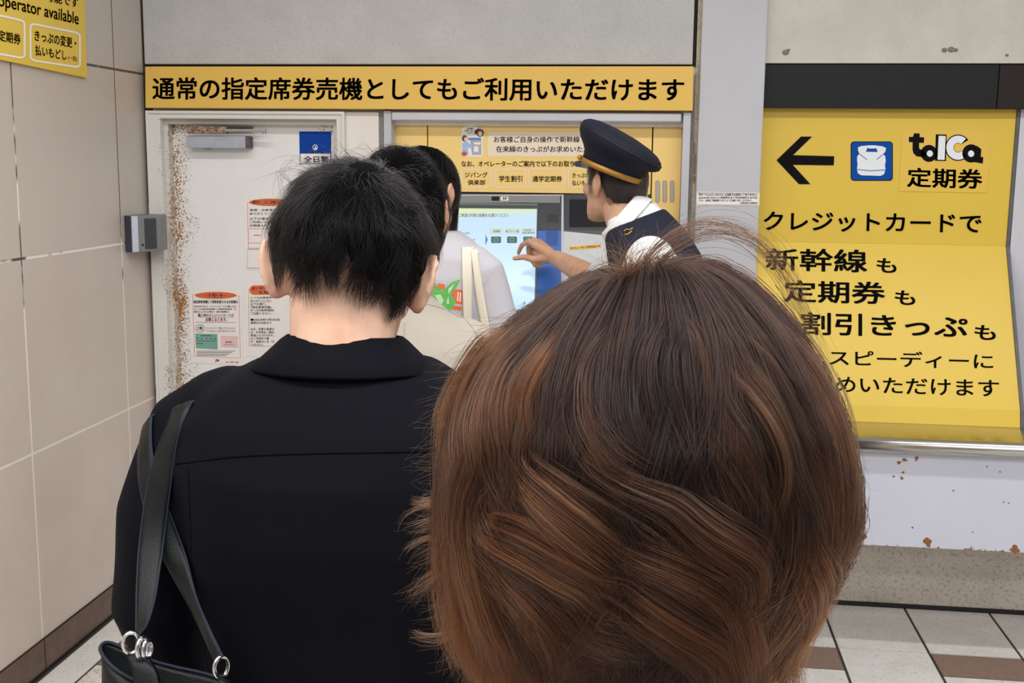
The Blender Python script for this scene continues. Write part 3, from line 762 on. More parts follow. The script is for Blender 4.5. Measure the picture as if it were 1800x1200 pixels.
    PM = [INK, plain('gate_blue', (14, 76, 160), .6, var=0, spec=.1), plain('mark_white', (232, 236, 240), .4, var=0), plain('sign_yellow_patch', (230, 191, 76), .36, var=0)]
    letters(up_t, 'lettering', PM, up); letters(arrow_t, 'arrow_mark', PM, up); letters(gate_t, 'gate_pictogram', PM, up); letters(mark_t, 'word_mark', PM, up)
    def lo_t(m):
        write(m, '新幹線', ((1346, 435.5), (1524.5, 438), (1524.5, 479), (1346, 474.5)), ps, 0, .02)
        write(m, 'も', ((1541, 453), (1576, 454.5), (1576, 480), (1541, 478.5)), ps, 0, .02)
        write(m, '定期券', ((1378, 492), (1556, 495), (1556, 535), (1378, 530.5)), ps, 0, .02)
        write(m, 'も', ((1573, 509.5), (1609, 511), (1609, 536.5), (1573, 535)), ps, 0, .02)
        write(m, '割引きっぷ', ((1408, 548), (1701, 555), (1701, 594), (1408, 588)), ps, 0, .02)
        write(m, 'も', ((1713, 570.5), (1750.5, 572), (1750.5, 598), (1713, 596.5)), ps, 0, .02)
        write(m, '、', ((1443, 634), (1452, 634.5), (1452, 642), (1443, 641.5)), ps, 0, .012)
        write(m, 'スピーディーに', ((1458, 614), (1746, 621), (1746, 649), (1458, 642)), ps, 0, .012)
        write(m, 'お求めいただけます', ((1388, 658), (1756, 666.5), (1756, 698), (1388, 687)), ps, 0, .012)
    letters(lo_t, 'lettering', INK, lo)
    # dark side trim following the profile
    w = .012
    mb = MB()
    pr = [(YU-.006, TR[2]+.004), (K[1]-.006, K[2]), (B1[1]-.006, B1[2]), (B2[1]-.006, B2[2]-.02), (4.40, B2[2]-.02), (4.40, TR[2]+.004)]
    mb.loft([[(xr+.0008, y, z) for y, z in pr], [(xr+w, y, z) for y, z in pr]])
    build(mb, 'side_trim', plain('trim_grey', (92, 92, 92), .5, var=.15), root)
    # black fascia over it
    zt_, zb_ = P(1550, 112.5, 4.30)[2], P(1550, 190, 4.30)[2]
    xs = P(1755, 150, 4.30)[0]
    bz = plain('fascia_black', (32, 31, 34), .45, spec=.2, var=.05, scale=5)
    mb = MB(); mb.box((xl_, 4.30, zb_), (xs-.0015, 4.39, zt_)); build(mb, 'top_fascia', bz, root, bevel=.0015)
    mb = MB(); mb.box((xs+.0015, 4.302, zb_), (xs+.9, 4.39, zt_)); build(mb, 'top_fascia', plain('fascia_brown_black', (40, 33, 31), .45, spec=.2, var=.05), root, bevel=.0015)
    # steel counter with a rounded nose
    kk = (H-P(1800, 777, 4.)[2])/4.; yN = (H-B2[2])/kk-.028
    zN1 = B2[2]; zN0 = P(1800, 808.5, yN)[2]; r = (zN1-zN0)/2; zc = (zN1+zN0)/2
    st = NT('brushed_steel'); st.color(lin((196, 194, 188))); st.set(Metallic=1.0, Roughness=.24)
    n_ = 14
    prof = [(yN+r+.75, zc+r), (yN+r+.12, zc+r)] + [(yN+r-r*math.cos(a), zc+r*math.sin(a)) for a in np.linspace(math.pi/2, -math.pi/2, n_)] + [(yN+r+.05, zc-r), (yN+r+.05, zc-r+.012), (yN+r+.75, zc-r+.012)]
    x2 = xr+1.2
    mb = MB(); mb.loft([[(xPR+.001, min(y, 4.39), z) for y, z in prof], [(x2, min(y, 4.39), z) for y, z in prof]])
    build(mb, 'steel_counter', st.m, root, True)
    # rusty white panel below the counter
    yp = yN+.05; zp = P(1800, 971, yp)[2]
    rp = rusty('apron_paint', (206, 207, 220), thr=.70, scale=60, rust=(164, 96, 38), patch=9, edges=((2, zp, .018, .17),), rough=.4, var=.03)
    mb = MB(); mb.box((xPR+.001, yp, zp), (x2, 4.39, zc-r+.005)); 
    for px, py, rx, ry in ((1516, 944, 8, 9), (1631, 953, 9, 9), (1784, 965, 10, 8), (1590, 808, 6, 3), (1580, 813, 5, 3), (1588, 830, 3, 3), (1585, 840, 3.5, 3.5), (1571, 837, 3, 2), (1611, 806, 4, 5), (1676, 862, 3, 1.5), (1758, 829, 2, 2), (1735, 820, 2, 1.5), (1764, 882, 1.6, 1.4), (1773, 884, 1.8, 1.4), (1604, 927, 2.2, 1.6), (1710, 935, 1.6, 1.6)):
        pts = [P(px+rx*(1+.35*math.sin(3*a+px))*math.cos(a)*.8, py+ry*(1+.35*math.cos(2*a+py))*math.sin(a)*.8, yp-.0008) for a in np.linspace(0, 2*math.pi, 15)[:-1]]
        mb.prism(pts, (0, .001, 0), 1)
    rr = NT('rust_spot'); rr.color(rr.mix(rr.rng(rr.noise(220, 4, .7), .4, .6), lin((176, 118, 62)), lin((96, 58, 26)))); rr.set(Roughness=.8)
    build(mb, 'apron_panel', [rp, rr.m], root)
    # neighbouring white cabinet at the frame edge
    mb = MB(); mb.box((xr+w+.002, 4.35, zc+r+.001), (x2, 4.39, zb_)); build(mb, 'cabinet_side', rusty('cabinet_white', (206, 205, 212), thr=.69, scale=45, rust=(120, 110, 100), patch=7), root)
    # rough concrete plinth
    pc_ = NT('plinth_concrete')
    c = pc_.mix(pc_.rng(pc_.noise(4, 4), .35, .7), lin((236, 226, 212)), lin((214, 203, 190)))
    c = pc_.mix(pc_.rng(pc_.noise(75, 5, .7), .52, .66, 0, .75), c, lin((150, 128, 108)))
    c = pc_.mix(pc_.rng(pc_.math('ADD', pc_.axis(2), pc_.math('MULTIPLY', pc_.noise(6), .05)), .02, .05, .7, 0), c, lin((170, 146, 120)))
    pc_.color(c); pc_.set(Roughness=.85); pc_.bump(pc_.noise(75, 5), .3)
    mb = MB(); mb.box((xPR+.001, 4.36, 0), (x2, 4.42, zp+.1)); build(mb, 'plinth', pc_.m, root)
    mb = MB(); mb.box((xPR+.001, 4.346, 0), (x2, 4.361, .014)); build(mb, 'floor_strip', plain('rubber_black', (24, 22, 26), .7), root)
passmachine()
# ================================================================== PEOPLE: helpers
def Rz(a): c, s = math.cos(a), math.sin(a); return np.array([[c, -s, 0], [s, c, 0], [0, 0, 1.]])
def Rx(a): c, s = math.cos(a), math.sin(a); return np.array([[1, 0, 0], [0, c, -s], [0, s, c.real]])
def Ry(a): c, s = math.cos(a), math.sin(a); return np.array([[c, 0, s], [0, 1, 0], [-s, 0, c]])
def remesh(mb, name, voxel, smooth=4, fn=None):
    """grow one continuous skin over overlapping closed shapes"""
    me = bpy.data.meshes.new('tmp'); me.from_pydata(mb.v, [], mb.f)
    bm = bmesh.new(); bm.from_mesh(me); bmesh.ops.recalc_face_normals(bm, faces=bm.faces); bm.to_mesh(me); bm.free()
    o = bpy.data.objects.new('tmp', me); COL.objects.link(o)
    r = o.modifiers.new('r', 'REMESH'); r.mode = 'VOXEL'; r.voxel_size = voxel
    s = o.modifiers.new('s', 'SMOOTH'); s.factor = .5; s.iterations = smooth
    dg = bpy.context.evaluated_depsgraph_get(); dg.update()
    out = bpy.data.meshes.new_from_object(o.evaluated_get(dg)); out.name = name
    bpy.data.objects.remove(o); bpy.data.meshes.remove(me)
    n = len(out.vertices)
    if fn is not None:
        v = np.empty(n*3); out.vertices.foreach_get('co', v); v = v.reshape(-1, 3)
        nn = np.empty(n*3); out.vertices.foreach_get('normal', nn); nn = nn.reshape(-1, 3)
        v = v + nn*fn(v, nn)[:, None]; out.vertices.foreach_set('co', v.ravel())
    out.polygons.foreach_set('use_smooth', [True]*len(out.polygons)); out.update()
    return out
def skin_obj(mb, name, mat, parent=None, voxel=.006, smooth=4, fn=None, base=None):
    me = remesh(mb, name, voxel, smooth, fn); n = len(me.vertices)
    v = np.empty(n*3); me.vertices.foreach_get('co', v); v = v.reshape(-1, 3)
    if base is None: base = ((v[:, 0].min()+v[:, 0].max())/2, (v[:, 1].min()+v[:, 1].max())/2, v[:, 2].min())
    me.vertices.foreach_set('co', (v-np.array(base)).ravel()); me.materials.clear(); me.materials.append(mat); me.update()
    o = link(name, me, parent, base); o['_v'] = 0; del o['_v']
    return o
def bvh_of(o):
    off = np.array(WLOC[o.name]); me = o.data
    v = np.empty(len(me.vertices)*3); me.vertices.foreach_get('co', v); v = v.reshape(-1, 3)+off
    return BVHTree.FromPolygons([Vector(p) for p in v], [tuple(p.vertices) for p in me.polygons])
def hit(b, px, py):
    d = Vector(ray(px, py)).normalized(); r = b.ray_cast(Vector(CAM), d)
    return (np.array(r[0]), np.array(r[1])) if r[0] is not None else (None, None)
def noise3(v, s, k=0.):
    return np.array([mnoise.noise(Vector((p[0]*s[0]+k, p[1]*s[1], p[2]*s[2]))) for p in v])
def polyline(pts, n):
    """resample a smooth curve through the points"""
    pts = np.array(pts, float); m = len(pts); out = []
    for t in np.linspace(0, m-1-1e-6, n):
        i = int(t); u = t-i; p0, p1, p2, p3 = pts[max(i-1, 0)], pts[i], pts[min(i+1, m-1)], pts[min(i+2, m-1)]
        out.append(.5*((2*p1)+(-p0+p2)*u+(2*p0-5*p1+4*p2-p3)*u*u+(-p0+3*p1-3*p2+p3)*u**3))
    return np.array(out)

def ring2(cx, cy, z, w, f, b, R, org, n=28, p=2.3):
    """superellipse slice; f, b signed front / back y; R rotates about org"""
    yc, ry = (f+b)/2, (f-b)/2; out = []
    for a in np.linspace(0, 2*math.pi, n, endpoint=False):
        c, s = math.cos(a), math.sin(a)
        q = np.array([cx+w*math.copysign(abs(c)**(2/p), c), cy+yc+ry*math.copysign(abs(s)**(2/p), s), z])
        out.append(org + R @ q)
    return out
HEADROWS = [(-.119, .012, .082, .052), (-.113, .028, .091, .034), (-.096, .043, .093, .0), (-.072, .055, .091, -.035), (-.045, .061, .090, -.062),
            (-.02, .066, .090, -.082), (.005, .071, .089, -.094), (.035, .076, .091, -.100), (.065, .074, .080, -.096), (.088, .063, .058, -.080), (.103, .044, .036, -.055), (.112, .02, .012, -.028)]
def head(mb, c, R, s=1.0, ear=1.0):
    c = np.array(c, float)
    L = lambda p: c + R @ (np.array(p, float)*s)
    mb.loft([ring2(0, 0, z*s, w*s, f*s, b*s, R, c, p=2.15) for z, w, f, b in HEADROWS])
    mb.tube([L((0, .086, .022)), L((0, .096, -.008)), L((0, .103, -.026))], [.008*s, .010*s, .0125*s], 10, ends=True)
    for sx in (-1, 1):
        mb.ball(L((sx*.012, .094, -.031)), .0085*s, n=8, k=6)
        mb.tube([L((sx*.012, .090, .030)), L((sx*.032, .086, .034)), L((sx*.048, .074, .028))], [.007*s, .008*s, .006*s], 8, ends=True)
        mb.ball(L((sx*.042, .066, -.022)), np.array((.022, .022, .022))*s, n=10, k=7)
        # ear: curled rim, bowl and lobe
        rim = [(.074, .012, -.020), (.079, .013, .008), (.083, .004, .026), (.088, -.010, .030), (.091, -.021, .020), (.090, -.022, .0), (.086, -.014, -.020), (.080, -.002, -.034), (.076, .006, -.030)]
        rim = [(sx*(.070+(x-.070)*ear), y-.006, z-.004) for x, y, z in rim]
        mb.tube([L(q) for q in polyline(rim, 18)], .0048*s, 8, ends=True)
        mb.ball(L((sx*(.0725+.0085*ear), -.008, -.002)), np.array((.0150, .0165, .027))*s, n=12, k=9, rot=R @ Rz(-sx*.5)); mb.ball(L((sx*(.074+.004*ear), -.003, -.028)), np.array((.010, .011, .012))*s, n=10, k=7)
    mb.tube([L((-.020, .088, -.052)), L((0, .096, -.051)), L((.020, .088, -.052))], [.004*s, .006*s, .004*s], 8, ends=True)
    mb.tube([L((-.016, .087, -.060)), L((0, .094, -.061)), L((.016, .087, -.060))], [.004*s, .0065*s, .004*s], 8, ends=True)
EYE = None
def eyes(c, R, s, par):
    c = np.array(c, float)
    for sx in (-1, 1):
        mb = MB(); p = c+R @ (np.array((sx*.031, .079, .006))*s)
        mb.ball(p, .0115*s, 0, 12, 9); mb.ball(p+R @ np.array((0, .0078*s, 0)), .0052*s, 1, 10, 7)
        build(mb, 'eye', [plain('eye_white', (232, 226, 220), .2, var=0), plain('eye_dark', (34, 24, 20), .1, var=0)], par, True)
def hand(mb, w, d, n, t, s=1.0, curl=(.35, .4, .3)):
    """relaxed hand: w wrist, d finger direction, n palm normal, t towards thumb"""
    w, d, n, t = (np.array(x, float) for x in (w, d, n, t)); d /= np.linalg.norm(d)
    n = n-d*(n @ d); n /= np.linalg.norm(n); t = t-d*(t @ d)-n*(t @ n); t /= np.linalg.norm(t)
    offs = (.030, .010, -.010, -.029); mc = (.088, .092, .087, .078); ln = (.9, 1.0, .93, .74)
    for o, m, l in zip(offs, mc, ln):
        k = w+d*m*s+t*o*s
        mb.tube([w+d*.004+t*o*.5*s, w+d*m*.6*s+t*o*.9*s, k], [.013*s, .0125*s, .0105*s], 8, ends=True)
        p = k; a = 0
        for q, (seg, r) in enumerate(((.044, .0088), (.028, .0080), (.022, .0070))):
            a += curl[q]; p2 = p+(d*math.cos(a)+n*math.sin(a))*seg*l*s
            mb.tube([p, p2], [r*s, r*.92*s], 8, ends=True); p = p2
    b = w+d*.022*s+t*.022*s
    p1 = b+(d*.7+t*.62+n*.3)*.042*s; p2 = p1+(d*.88+t*.3+n*.35)*.032*s; p3 = p2+(d*.95+t*.1+n*.3)*.024*s
    mb.tube([b, p1], [.016*s, .0115*s], 8, ends=True); mb.tube([p1, p2], [.0105*s, .0095*s], 8, ends=True); mb.tube([p2, p3], [.0095*s, .0078*s], 8, ends=True)
TROWS = [(.80, .150, .10, -.11), (.90, .168, .105, -.125), (.98, .155, .10, -.11), (1.06, .145, .10, -.095), (1.16, .155, .105, -.105), (1.26, .168, .11, -.12), (1.33, .178, .10, -.12), (1.385, .172, .08, -.105), (1.42, .135, .065, -.088), (1.45, .085, .055, -.072), (1.475, .055, .05, -.062)]
def torso(mb, spine, yaw, k=1., inf=0., ws=1., z0=0., z1=9., ds=1., slope=0.):
    sz = [p[0] for p in spine]; R = Rz(yaw); rings = []
    for z, w, f, b in TROWS:
        if z*k < z0 or z*k > z1: continue
        x = np.interp(z*k, sz, [p[1] for p in spine]); y = np.interp(z*k, sz, [p[2] for p in spine])
        rg = ring2(0, 0, z*k, w*k*ws+inf, f*k*ds+inf, b*k*ds-inf, R, np.array([x, y, 0.]), p=2.35)
        if slope:                                  # neckline: low at the throat, high at the nape
            fwd = R @ np.array([0, 1., 0]); wt = min(1, max(0, (z*k-1.30)/.2))
            for q in rg: q[2] -= slope*wt*float((q-np.array([x, y, 0.])) @ fwd)
        rings.append(rg)
    mb.loft(rings)
def rot2(yaw, x, y, c): R = Rz(yaw); return np.array([c[0], c[1], 0])+R @ np.array([x, y, 0])
def legs(mb, c, yaw, k, inf=0., spread=.095, foot=True):
    for sx in (-1, 1):
        h = rot2(yaw, sx*.085*k, 0, c); kn = rot2(yaw, sx*spread*k, .015, c); an = rot2(yaw, sx*(spread+.005)*k, -.015, c)
        mb.tube([h+[0, 0, .88*k], kn+[0, 0, .48*k], an+[0, 0, .10 if not inf else .045]], [.086*k+inf, .056*k+inf*1.3, .040*k+inf*1.6], 14, ends=not inf)
        if foot: mb.tube([an+[0, 0, .05], rot2(yaw, sx*(spread+.02)*k, .13, c)+[0, 0, .045]], [.036, .026], 10, ends=True)
def shoes(c, yaw, k, mat, par, spread=.095):
    for sx in (-1, 1):
        mb = MB(); R = Rz(yaw); o = rot2(yaw, sx*(spread+.008)*k, 0, c); rings = []
        for y, w, h in ((-.075, .026, .05), (-.06, .034, .075), (-.01, .036, .085), (.05, .040, .06), (.10, .045, .048), (.15, .041, .040), (.175, .026, .03)):
            rings.append([o+R @ np.array([w*math.cos(a), y, max(0.004, h*.5+h*.5*math.sin(a)) if math.sin(a) > -.6 else .004]) for a in np.linspace(0, 2*math.pi, 16, endpoint=False)])
        mb.loft(rings); build(mb, 'shoe', mat, par, True)
SKIN = {}
def skin(name, rgb):
    t = NT(name); c = lin(rgb); d = lin((rgb[0]-16, rgb[1]-24, rgb[2]-24))
    t.color(t.mix(t.rng(t.noise(28, 3), .4, .75), c, d)); t.set(Roughness=.5)
    t.b.inputs['Subsurface Weight'].default_value = .12; t.b.inputs['Subsurface Radius'].default_value = (.02, .008, .004); t.b.inputs['Subsurface Scale'].default_value = .25
    t.b.inputs['Specular IOR Level'].default_value = .35; t.bump(t.noise(260, 3), .08); return t.m
def cloth(name, rgb, rough=.8, scale=700, bump=.15, var=.05):
    return plain(name, rgb, rough, var=var, scale=scale, spec=.2, bump=bump)

# ---------------------------------------------------------------- hair
def hair_mat(name, root, tip, rnd=.35, rough=.32, ior=1.45):
    m = bpy.data.materials.new(name); m.use_nodes = True; t = m.node_tree
    for n in list(t.nodes): t.nodes.remove(n)
    out = t.nodes.new('ShaderNodeOutputMaterial'); b = t.nodes.new('ShaderNodeBsdfHairPrincipled')
    b.parametrization = 'COLOR'; t.links.new(b.outputs[0], out.inputs[0])
    b.inputs['Roughness'].default_value = rough; b.inputs['IOR'].default_value = ior; b.inputs['Radial Roughness'].default_value = .45
    inf = t.nodes.new('ShaderNodeHairInfo'); at = t.nodes.new('ShaderNodeAttribute'); at.attribute_name = 'tint'; at.attribute_type = 'GEOMETRY'
    mx = t.nodes.new('ShaderNodeMix'); mx.data_type = 'RGBA'
    mx.inputs[6].default_value = (*root, 1); mx.inputs[7].default_value = (*tip, 1)
    t.links.new(at.outputs['Fac'], mx.inputs[0])
    hs = t.nodes.new('ShaderNodeHueSaturation'); mr = t.nodes.new('ShaderNodeMapRange')
    mr.inputs[3].default_value = 1-rnd; mr.inputs[4].default_value = 1+rnd
    t.links.new(inf.outputs['Random'], mr.inputs[0]); t.links.new(mr.outputs[0], hs.inputs['Value']); t.links.new(mx.outputs[2], hs.inputs['Color'])
    t.links.new(hs.outputs[0], b.inputs['Color'])
    return m
def strands(name, pts, radius, tint, mat, parent):
    """pts (n,k,3); radius (n,) at the root, tapering; tint (n,k) mixes root colour to tip colour"""
    n, k, _ = pts.shape; loc = np.array(WLOC[parent.name])
    hc = bpy.data.hair_curves.new(name); hc.add_curves([k]*n)
    hc.attributes['position'].data.foreach_set('vector', (pts-loc).astype(np.float32).ravel())
    r = hc.attributes.new('radius', 'FLOAT', 'POINT')
    tp = 1-.8*np.linspace(0, 1, k)**2.5
    r.data.foreach_set('value', (radius[:, None]*tp[None]).astype(np.float32).ravel())
    a = hc.attributes.new('tint', 'FLOAT', 'POINT'); a.data.foreach_set('value', tint.astype(np.float32).ravel())
    hc.materials.append(mat)
    o = link(name, hc, parent, loc); o['kind'] = 'stuff'; return o
def unit(v): return v/(np.linalg.norm(v, axis=-1, keepdims=True)+1e-12)
AXE = np.array((.0805, .1025, .1095)); AXC = np.array((0, -.006, .007))
def hairline(p, line, shift=0.):
    ys, zs = zip(*line); return p[:, 2] > np.interp(p[:, 1], ys, zs)+shift
LINE = [(-.11, -.075), (-.06, -.070), (-.035, -.045), (-.018, .020), (.012, .024), (.022, -.012), (.036, -.016), (.044, .035), (.07, .060), (.1, .074)]
def short_hair(name_parent, c, R, s, mat, capmat, parent, n=9000, length=.055, thick=.022, pole=(0, -.75, .66), line=LINE, K=9, grav=.25, mess=.35, clumps=260, seed=1, radius=.00016, lenfn=None, axes=AXE, shift=None, thin=None, tint=.3, capk=.45, swirl=.25):
    g = np.random.default_rng(seed); c = np.array(c, float); pole = unit(np.array(pole, float))
    d = unit(g.normal(size=(n*3, 3))); p = AXC+d*axes; d = d[hairline(p, line, 0. if shift is None else shift(p))][:n]; n = len(d)
    # clump directions
    cd = unit(g.normal(size=(clumps, 3))); ci = np.argmax(d @ cd.T, 1); ca = g.normal(0, mess, clumps); cl = g.uniform(.45, 1., clumps)
    ang = ca[ci]+g.normal(0, mess*.35, n); hm = thick*cl[ci]*g.uniform(.25, 1., n); ln = length*g.uniform(.65, 1.1, n)*(.75+.35*cl[ci])
    if lenfn is not None: lf = lenfn(AXC+d*axes); ln = ln*lf; hm = hm*lf**.5
    down = R.T @ np.array([0, 0, -1.])
    pts = np.empty((n, K, 3)); prev = None
    for k in range(K):
        t = k/(K-1)
        rr = np.linalg.norm(d*axes, axis=1); h = hm*(.22+.78*np.sin(np.minimum(1, t*1.15)*math.pi/2))
        if thin is not None: h = h*thin(AXC+d*axes)
        base = AXC+d*axes*(1+h/rr)[:, None]; pts[:, k] = base
        tg = -(pole-d*(d @ pole)[:, None]); tg = unit(tg)
        bn = np.cross(d, tg); w = ang+swirl
        td = tg*np.cos(w)[:, None]+bn*np.sin(w)[:, None]
        gd = down-d*(d @ down)[:, None]; td = unit(td+grav*(0.3+t)*gd+.10*g.normal(size=(n, 3))*mess)
        td = td-d*np.sum(td*d, 1)[:, None]
        if prev is not None: td = unit(.55*td+.45*prev)
        prev = td
        d = unit(d+td*(ln/(K-1)/rr)[:, None])
    wp = c+(pts*s) @ R.T
    # solid under-layer so no scalp shows between strands
    mb = MB(); bm = bmesh.new(); bmesh.ops.create_icosphere(bm, subdivisions=4, radius=1.0)
    vv = np.array([tuple(x.co) for x in bm.verts]); fs = [tuple(x.index for x in f.verts) for f in bm.faces]; bm.free()
    ok = hairline(AXC+vv*axes, line, .004 if shift is None else .004+shift(AXC+vv*axes)); rr = np.linalg.norm(vv*axes, axis=1)
    fz = np.array([mnoise.noise(Vector(q*14)) for q in vv])
    th = thick*capk*(1+.5*fz)
    if thin is not None: th = th*thin(AXC+vv*axes)**1.5
    q = c+((AXC+vv*axes*(1+th/rr)[:, None])*s) @ R.T
    keep = [f for f in fs if all(ok[i] for i in f)]
    used = sorted({i for f in keep for i in f}); mp = {i: j for j, i in enumerate(used)}
    mb.add([q[i] for i in used], [tuple(mp[i] for i in f) for f in keep])
    hb = build(mb, 'hair', capmat, parent, True)
    so = hb.modifiers.new('thickness', 'SOLIDIFY'); so.thickness = .006; so.offset = -1
    tn = np.broadcast_to(np.linspace(0, 1, K)[None]*tint, (n, K))
    return hb, strands('hair_strands', wp, np.full(n, radius), tn, mat, hb)
def free_strands(name, paths, radius, mat, parent, K=14, tint=.4, jit=.004, copies=1, seed=5):
    g = np.random.default_rng(seed); out = []
    for p in paths:
        q = polyline(p, K)
        for _ in range(copies):
            a, b = g.normal(0, jit, 3), g.normal(0, jit, 3); t = np.linspace(0, 1, K)[:, None]
            out.append(q+a*np.sin(t*math.pi)*.8+b*t**2)
    pts = np.array(out); n = len(pts)
    return strands(name, pts, np.full(n, radius), np.broadcast_to(np.linspace(0, 1, K)[None]*tint, (n, K)), mat, parent)
BLACKHAIR = hair_mat('hair_black', (.0032, .0028, .0032), (.005, .0042, .0042), .4, .30, 1.27)
CAPBLACK = plain('hair_black_under', (8, 7, 8), .9, var=.2, scale=120, spec=.03)
# ================================================================== MAN IN THE BLACK SHIRT
def drape(amp, vert=22., horiz=3., seed=0.):
    def fn(v, n):
        a = noise3(v, (vert, vert, horiz), seed); b = noise3(v, (9, 9, 7), seed+5)
        lo = np.clip((1.46-v[:, 2])/.25, .15, 1.)
        return amp*(a*.9+b*.8)*lo
    return fn
def man_black():
    cx, cy = -.352, 1.275; k = 1.0
    spine = [(.0, cx, cy), (.9, cx, cy), (1.3, cx, cy), (1.45, cx, cy+.012), (1.5, cx, cy+.02)]
    hc = np.array([-.352, 1.305, 1.549]); HR = Rz(rad(4)) @ Ry(rad(5)) @ Rx(rad(-17))
    mb = MB(); torso(mb, spine, 0, k, -.008, .97); head(mb, hc, HR, 1.02, 1.35)
    mb.tube([(cx, cy-.004, 1.40), (cx, cy-.010, 1.475), hc+HR @ np.array((0, -.026, -.045))], [.064, .060, .060], 18, ends=True)
    legs(mb, (cx, cy), 0, k)
    sl = []
    for sx in (-1, 1):
        S = np.array((cx+sx*.175, cy+.005, 1.372)); E_ = np.array((cx+sx*.215, cy-.005, 1.09)); W = np.array((cx+sx*.12, cy+.22, 1.14))
        mb.tube([S, (S+E_)/2, E_, (E_+W)/2, W], [.044, .042, .038, .034, .027], 12, ends=True); sl.append((S, E_, W, sx))
        hand(mb, W, (-.25*sx, .9, .25), (-sx*.6, 0, .8), (-sx*.2, .3, 1), .97, (.5, .6, .5))
    SK = skin('skin_fair', (222, 182, 158))
    body = skin_obj(mb, 'person', SK, None, .005, 3, base=(cx, cy, 0))
    tag(body, 'person in a loose black shirt with short black hair and a shoulder bag', 'person')
    eyes(hc, HR, 1.02, body)
    # shirt with loose sleeves
    mb = MB(); torso(mb, spine, 0, k, .016, 1.06, .86, 1.46, 1.02)
    for S, E_, W, sx in sl:
        mb.tube([S+[-sx*.03, 0, .012], S+[sx*.0, 0, -.01], (S+E_)/2+[sx*.020, -.004, .02], E_+[sx*.012, -.006, .05], E_+[sx*.002, .0, -.02], (E_+W)/2, W*.75+E_*.25+[0, .02, 0]], [.055, .063, .067, .066, .064, .055, .046], 18, ends=True)
    SH = NT('shirt_black'); SH.color(lin((11, 12, 18))); SH.set(Roughness=.75); SH.b.inputs['Specular IOR Level'].default_value = .07; SH.bump(SH.noise(900, 2), .08)
    shirt = skin_obj(mb, 'shirt', SH.m, body, .007, 5, drape(.0075, 16, 1.6, 3.))
    B = bvh_of(shirt)
    def seam(px, name, r=.0010, off=-.0003, mat=None):
        pts = []
        for x, y in polyline(px, 40):
            p, n = hit(B, x, y)
            if p is not None: pts.append(p+n*off)
        mb = MB(); mb.tube(pts, r, 6); return build(mb, name, mat or plain('seam_black', (6, 6, 8), .95, var=0, spec=.02), shirt, True)
    seam([(308, 816), (420, 803), (540, 798), (660, 796), (762, 794)], 'yoke_seam')
    seam([(331, 822), (334, 900), (338, 990), (352, 1080), (368, 1190)], 'pleat_line', .0008)
    # collar: stand plus a folded fall
    mb = MB(); c = np.array((cx, cy+.001, .002)); rings = []
    prof = [(1.452, .066, .058, -.060), (1.474, .063, .060, -.060), (1.477, .066, .064, -.064), (1.472, .073, .068, -.068), (1.454, .092, .078, -.081), (1.438, .110, .090, -.094), (1.434, .110, .088, -.093), (1.446, .088, .076, -.078)]
    for z, w, f, b in prof: rings.append(ring2(0, 0, z, w, f, b, np.eye(3), c, 36, 2.2))
    # back of the collar stands a little higher
    for r in rings:
        for q in r: q[2] += .008*max(-.6, min(1, (c[1]-q[1])/.07))
    mb.loft(rings+[rings[0]], 0, False); col_ = build(mb, 'collar', SH.m, shirt, True)
    mb = MB(); torso(mb, spine, 0, k, .012, 1., .78, .98); legs(mb, (cx, cy), 0, k, .02, foot=False)
    skin_obj(mb, 'trousers', cloth('trousers_black', (28, 28, 32)), body, .009, 4)
    shoes((cx, cy), 0, k, plain('shoe_black', (26, 25, 26), .4), body)
    line = [(-.11, -.030), (-.07, -.036), (-.05, -.050), (-.034, -.040), (-.018, .018), (.012, .024), (.022, -.012), (.036, -.016), (.044, .035), (.07, .060), (.1, .074)]
    def man_len(p):
        a = np.clip((p[:, 2]+.075)/.10, .55, 1.); e = (p[:, 1] > -.058) & (p[:, 1] < .065) & (p[:, 2] < .065)
        a = a*np.where(np.abs(p[:, 0]) > .035, .70, 1.)
        return np.where(e, np.minimum(a, np.clip((p[:, 2]-.0)/.09, .2, 1)), a)
    hb, hs = short_hair('x', hc, HR, 1.045, BLACKHAIR, CAPBLACK, body, n=24000, length=.058, thick=.0275, pole=(.22, -.50, .82), line=line, grav=.22, mess=.55, clumps=520, seed=4, radius=.00017, K=10, lenfn=man_len, capk=.42, thin=lambda p: np.clip((p[:, 2]+.032)/.055, .20, 1.)*(1-.34*np.clip((p[:, 2]-.05)/.06, 0, 1)), shift=lambda p: .024*np.exp(-((p[:, 0]-.004)/.022)**2)*(p[:, 1] < -.03)+.024*(p[:, 0] < -.035)*(p[:, 1] < -.01))
    g = np.random.default_rng(3); paths = []
    for (x0, y0, x1, y1, x2, y2) in ((520, 330, 495, 300, 492, 350), (560, 305, 520, 285, 497, 318), (575, 300, 548, 285, 515, 300), (600, 290, 590, 268, 560, 288), (600, 285, 560, 272, 520, 306), (620, 280, 600, 255, 585, 285), (560, 310, 510, 296, 460, 318), (700, 300, 720, 296, 735, 320), (740, 350, 762, 360, 768, 400)):
        paths.append([P(x0, y0, 1.29), P(x1, y1, 1.27), P(x2, y2, 1.26)])
    free_strands('stray_hair', paths, .00013, BLACKHAIR, hb, copies=5, jit=.006)
    return body, shirt, B
MAN, SHIRT, SB = man_black()

